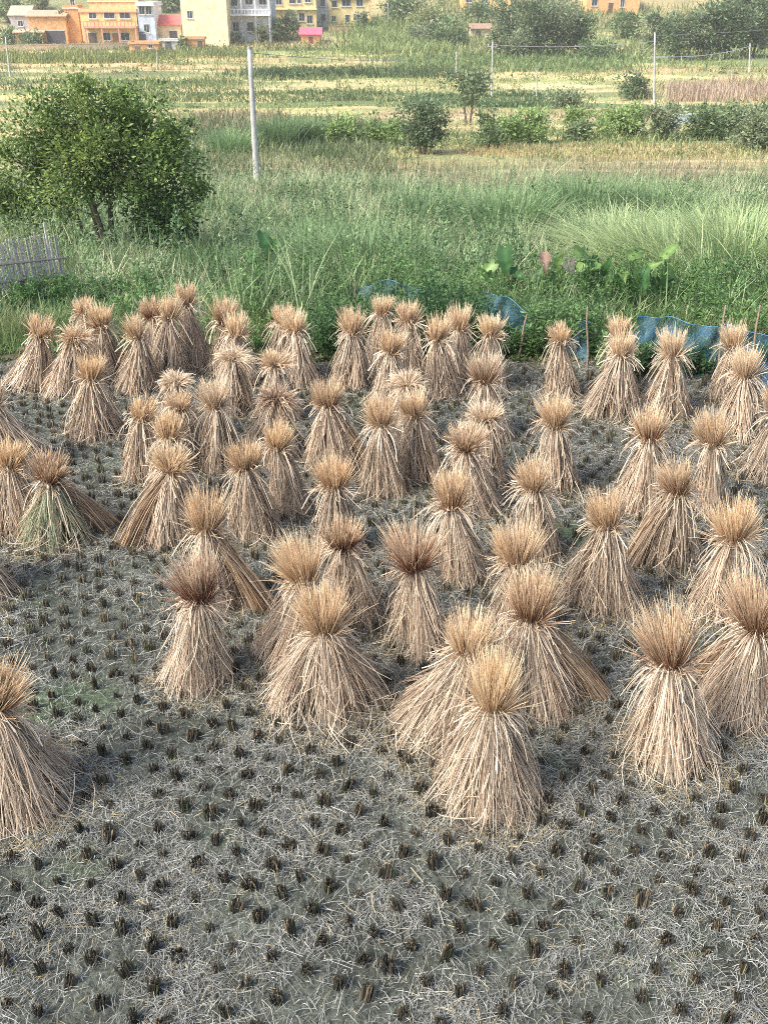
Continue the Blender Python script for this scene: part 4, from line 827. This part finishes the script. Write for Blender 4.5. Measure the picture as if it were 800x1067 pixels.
def house(name, lab, x0, x1, y0, y1, depth, col, mat, wins=(), doors=(), slabs=(), cat='house', parapet=.5, slabcol=(.66, .62, .55), roof=None):
    p, w, h, s = hsize(x0, x1, y0, y1); root = empty(name, p, R.normal(0, .02)); tag(root, lab, cat)
    m = MB(); m.box((0, depth/2, h/2-.6), (w, depth, h+1.2), col); m.build('wall', mat, root)
    X = lambda x: (x-(x0+x1)/2)/s; Zp = lambda y: (y1-y)/s/.9
    if roof is None:
        m = MB(); m.box((0, depth/2, h+.09), (w+.5, depth+.5, .18), slabcol)
        for (cx, cy, sx, sy) in ((0, -.1, w+.3, .2), (0, depth+.1, w+.3, .2), (-w/2-.05, depth/2, .2, depth), (w/2+.05, depth/2, .2, depth)): m.box((cx, cy, h+.18+parapet/2), (sx, sy, parapet), col*.95)
        m.build('flat_roof', M_CONC, root)
    else:
        rise, rc = roof; V = np.array([[-w/2-.4, -.5, h-.05], [w/2+.4, -.5, h-.05], [w/2+.4, depth/2, h+rise], [-w/2-.4, depth/2, h+rise], [-w/2-.4, depth+.5, h-.05], [w/2+.4, depth+.5, h-.05]]); T = V + [0, 0, .15]
        A = np.concatenate([V, T]); m = MB(); m.add(A, [[6,7,8,9],[9,8,11,10],[0,3,2,1],[3,4,5,2],[0,1,7,6],[4,10,11,5],[1,2,8,7],[2,5,11,8],[0,6,9,3],[3,9,10,4]], rc); m.build('roof', M_ROOF, root)
        g_ = MB()
        for sx in (-1, 1): g_.add(np.array([[sx*w/2*.998, 0, h-.02], [sx*w/2*.998, depth, h-.02], [sx*w/2*.998, depth/2, h+rise-.03]]), [[0, 1, 2]], col)
        g_.build('gable', mat, root)
    for (wx, wy, ww, wh) in wins: window(root, s, X(wx), Zp(wy), ww, wh)
    for (dx, dw, dh, dc) in doors:
        m = MB(); m.box((X(dx), -.03, dh/2), (dw, .10, dh), dc); d_ = m.build('door', M_WOOD, root); m = MB(); m.box((X(dx), -.01, dh+.08), (dw+.25, .14, .15), (.6, .56, .5)); m.build('lintel', M_CONC, d_)
    for (sx0, sx1, sy, out, th, rail) in slabs:
        a, b_ = X(sx0), X(sx1); z = Zp(sy); m = MB(); m.box(((a+b_)/2, -out/2-.002, z), (b_-a, out, th), slabcol); sl = m.build('balcony', M_PLASTER, root)
        if rail is not None:
            m = MB(); nb = max(4, int((b_-a)/.7))
            for k in range(nb+1): m.box((a + (b_-a-.14)*k/nb + .07, -out+.08, z+th/2+.38), (.14, .12, .76), rail)
            m.box(((a+b_)/2, -out+.08, z+th/2+.82), (b_-a, .16, .12), rail); m.build('railing', M_PLASTER, sl)
            for k in range(4): c = MB(); c.box((a+.2+(b_-a-.4)*k/3, -out+.2, (z-th/2)/2), (.28, .28, z-th/2), slabcol); c.build('column', M_PLASTER, sl)
    return root, s, w, h, depth
house('brick_shed', 'low orange brick shed with a dark opening at the far left', 34, 72, 17, 47, 7, OR*1.05, M_BRICK, doors=((60, 3.6, 2.6, (.10, .09, .10)),), cat='shed', roof=(.9, (.52, .34, .22)))
house('brick_shed', 'smallest orange shed at the far left, before the grey gable', 18, 47, 34, 47, 3, OR, M_BRICK, doors=((24, .9, 1.8, (.2, .17, .15)),), cat='shed', roof=(.5, (.5, .36, .25)))
house('gable_house', 'grey gabled house behind the low sheds at far left', 14, 34, 16, 38, 6, np.array([.45, .42, .42]), M_PLASTER, wins=((24, 27, 1.2, 1.2),), roof=(1.6, (.50, .38, .28)))
house('balcony_house', 'two-storey orange house with a long red-striped balcony', 88, 146, 13, 48, 9, YE*[1, .85, .8], M_PLASTER, wins=((101, 22, 1.6, 1.4), (118, 22, 2.2, 1.4), (134, 22, 2.2, 1.4), (113, 40, 1.5, 1.5), (132, 40, 1.8, 1.5)), doors=((98, 1.6, 2.4, (.14, .11, .10)), (122, 1.2, 2.3, (.3, .16, .08))), slabs=((92, 146, 32, 1.5, .35, np.array([.60, .28, .20])),), slabcol=(.62, .33, .26))
house('roof_room', 'ochre flat-roofed block rising behind the two-storey balcony house', 98, 148, 2, 44, 5, YE*.85, M_PLASTER, wins=((122, 8, 1.4, 1.0),), cat='house')
house('blue_house', 'narrow bluish white house wedged right of the balcony house', 147, 164, 6, 47, 8, BLUEW, M_PLASTER, wins=((152, 17, 1.2, 2.0), (159, 17, 1.2, 2.0), (155, 33, 1.2, 1.6)), doors=((150, 1.2, 2.4, (.12, .13, .17)),), slabs=((146, 166, 14, .8, .22, None),), slabcol=(.7, .72, .75))
house('roof_tank', 'small orange brick turret left of the balcony house', 72, 86, 9, 46, 4, OR, M_BRICK, wins=((82, 12, 1.0, 1.4),), cat='building')
house('red_roof_house', 'single-storey cream house under a red sheet roof', 153, 190, 26, 46, 6, CRM, M_PLASTER, wins=((163, 34, 1.3, 1.2),), doors=((182, 1.5, 2.4, (.10, .09, .11)),), roof=(1.6, REDR))
house('brick_store', 'low orange brick store on the bank below the red sheet roof', 136, 166, 46, 57, 4, OR*1.05, M_BRICK, wins=((158, 50, .9, .7),), doors=((144, .9, 1.4, (.2, .15, .12)),), cat='shed', parapet=.2, slabcol=(.55, .36, .24))
house('brick_store', 'low brick yard building at the foot of the blank yellow house', 192, 213, 41, 52, 3, OR, M_BRICK, doors=((209, .8, 1.6, (.12, .1, .09)),), cat='shed', parapet=.2, slabcol=(.55, .38, .26))
house('grey_store', 'small grey-white store between the two brick stores', 167, 186, 43, 52, 3, np.array([.55, .53, .50]), M_PLASTER, doors=((176, 1.2, 1.5, (.12, .12, .13)),), cat='shed', parapet=.2)
house('yellow_house', 'tall blank pale yellow house with one small window', 192, 239, -8, 49, 12, PALEY, M_PLASTER, wins=((201, 22, 1.1, 1.4),))
house('white_house', 'white house with two tiers of open balconies beside the blank yellow one', 239, 284, -6, 44, 8, WH*.8, M_PLASTER, wins=((247, 10, 1.4, 1.8), (262, 9, 1.6, 1.8), (276, 9, 1.6, 1.8), (247, 31, 1.4, 1.8), (262, 31, 1.6, 1.8)), doors=((274, 1.4, 2.3, (.10, .09, .09)),), slabs=((240, 284, 21, 1.6, .3, WH), (240, 284, 1, 1.6, .3, WH)), slabcol=(.74, .73, .74))
house('yellow_house', 'yellow house with a row of four upper windows and a pale ledge', 285, 330, -8, 34, 10, YE, M_PLASTER, wins=((292, 7, 1.4, 1.9), (306, 6, 1.4, 1.9), (313, 6, .9, 1.9), (322, 5, 1.4, 1.9), (307, 22, 1.3, 1.6), (315, 21, 1.3, 1.6), (323, 23, 1.3, 1.7)), slabs=((284, 331, 14.5, .6, .22, None),), slabcol=(.78, .68, .46))
house('white_annex', 'narrow grey-white annex between the two yellow houses', 331, 343, -4, 28, 7, WH*.75, M_PLASTER, wins=((337, 8, 1.1, 1.5), (337, 20, 1.1, 1.5)))
house('yellow_house', 'last yellow house on the right with a brown corner pilaster', 343, 386, -8, 28, 10, YE, M_PLASTER, wins=((349, 9, 1.3, 1.4), (361, 8, 2.0, 1.4), (375, 8, 1.5, 1.4), (348, 21, 1.0, 1.2), (362, 21, 1.0, 1.6), (372, 20, 1.6, 1.2)), slabs=((343, 387, 4.5, .5, .2, None), (384, 386.5, 12, .3, 6.5, None)), slabcol=(.70, .48, .26))
house('pink_roof_shed', 'tiny orange shed with a bright pink-red roof before the yellow house', 314, 334, 36, 46, 3, OR*1.1, M_BRICK, doors=((324, .8, 1.4, (.2, .08, .08)),), cat='shed', roof=(1.1, np.array([.68, .14, .20])))
house('orange_house', 'yellow-orange house at the top centre behind the grove', 480, 531, -8, 12, 9, YE*[1, .8, .7], M_PLASTER, wins=((488, 2, 1.6, 1.4), (520, 2, 1.4, 1.4), (505, 3, 1.2, 1.2)))
house('orange_house', 'bare orange brick house at the top right centre', 610, 665, -8, 14, 9, OR*1.2, M_BRICK, wins=((618, 5, 1.5, 1.5), (647, 5, 1.1, 2.0)), doors=((635, 1.1, 2.3, (.16, .10, .07)),))
house('small_hut', 'small pale hut among trees on the hillside', 490, 510, 30, 39, 4, np.array([.66, .56, .40]), M_PLASTER, doors=((498, .9, 1.3, (.15, .12, .1)),), cat='hut', roof=(.8, (.36, .24, .16)))
# low walls
def low_wall(name, lab, x0, y0, x1, y1, h, col, mat, th=.25):
    A, B = on_ground(x0, y0), on_ground(x1, y1); B[2] = A[2] = min(A[2], B[2]); d = B - A; L_ = float(np.hypot(d[0], d[1])); root = empty(name, A, math.atan2(d[1], d[0])); tag(root, lab, 'wall', kind='thing')
    m = MB(); m.box((L_/2, 0, h/2-.3), (L_, th, h+.6), col); m.build('wall_body', mat, root); m = MB(); m.box((L_/2, 0, h+.05), (L_+.1, th+.12, .10), np.array(col)*.85); m.build('coping', M_CONC, root)
low_wall('yard_wall', 'long low tan wall below the sheds at far left', -20, 55, 134, 51, 1.1, np.array([.62, .47, .34]), M_PLASTER)
low_wall('yard_wall', 'low orange wall before the last yellow house', 343, 34, 375, 33, 1.2, np.array([.62, .42, .27]), M_BRICK)
low_wall('white_wall', 'short low white wall among bushes on the right-hand terraces', 698, 130, 737, 129, .75, np.array([.66, .68, .70]), M_PLASTER)
low_wall('yard_wall', 'low tan wall below the top centre house', 494, 18, 528, 17, 1.2, np.array([.62, .44, .28]), M_BRICK)

# ------------------------------------------------------------------ haze over the valley
hm = bpy.data.materials.new('valley_haze'); hm.use_nodes = True; hn = hm.node_tree
hn.nodes.remove(hn.nodes['Principled BSDF']); pv = hn.nodes.new('ShaderNodeVolumePrincipled')
pv.inputs['Density'].default_value = .0005; pv.inputs['Color'].default_value = (1, .96, .87, 1); pv.inputs['Anisotropy'].default_value = .2
hn.links.new(pv.outputs[0], hn.nodes['Material Output'].inputs['Volume'])
b = MB(); b.box((0, 180, 13), (500, 500, 48), (1, 1, 1)); hz_o = b.build('haze', hm); tag(hz_o, 'thin pale haze filling the valley', 'haze', kind='stuff')

# ------------------------------------------------------------------ light
W = bpy.data.worlds.new('World'); scene.world = W; W.use_nodes = True
nt = W.node_tree; bgn = nt.nodes['Background']; sk = nt.nodes.new('ShaderNodeTexSky'); sk.sky_type = 'NISHITA'; sk.sun_disc = False
EL, AZ = rad(46), rad(-118)     # sun behind the left shoulder; azimuth from +Y towards +X
sk.sun_elevation = EL; sk.sun_rotation = AZ % (2*math.pi); sk.air_density = 1.0; sk.dust_density = 3.0
nt.links.new(sk.outputs[0], bgn.inputs['Color']); bgn.inputs['Strength'].default_value = .15
sl = bpy.data.lights.new('sun', 'SUN'); sl.energy = 2.5; sl.angle = rad(24); sl.color = (1, .96, .90)
so = bpy.data.objects.new('sun', sl); COL.objects.link(so); so.location = (-30, -20, 40)
from mathutils import Vector
dirv = Vector((math.sin(AZ)*math.cos(EL), math.cos(AZ)*math.cos(EL), math.sin(EL))); so.rotation_euler = dirv.to_track_quat('Z', 'Y').to_euler()
vs = scene.view_settings; scene.display_settings.display_device = 'sRGB'
vs.view_transform = 'Standard'; vs.look = 'None'; vs.exposure = 1.1; vs.gamma = 1; vs.use_curve_mapping = False
scene.cycles.max_bounces = 6; scene.cycles.transparent_max_bounces = 12; scene.cycles.use_denoising = False; scene.cycles.filter_width = .95
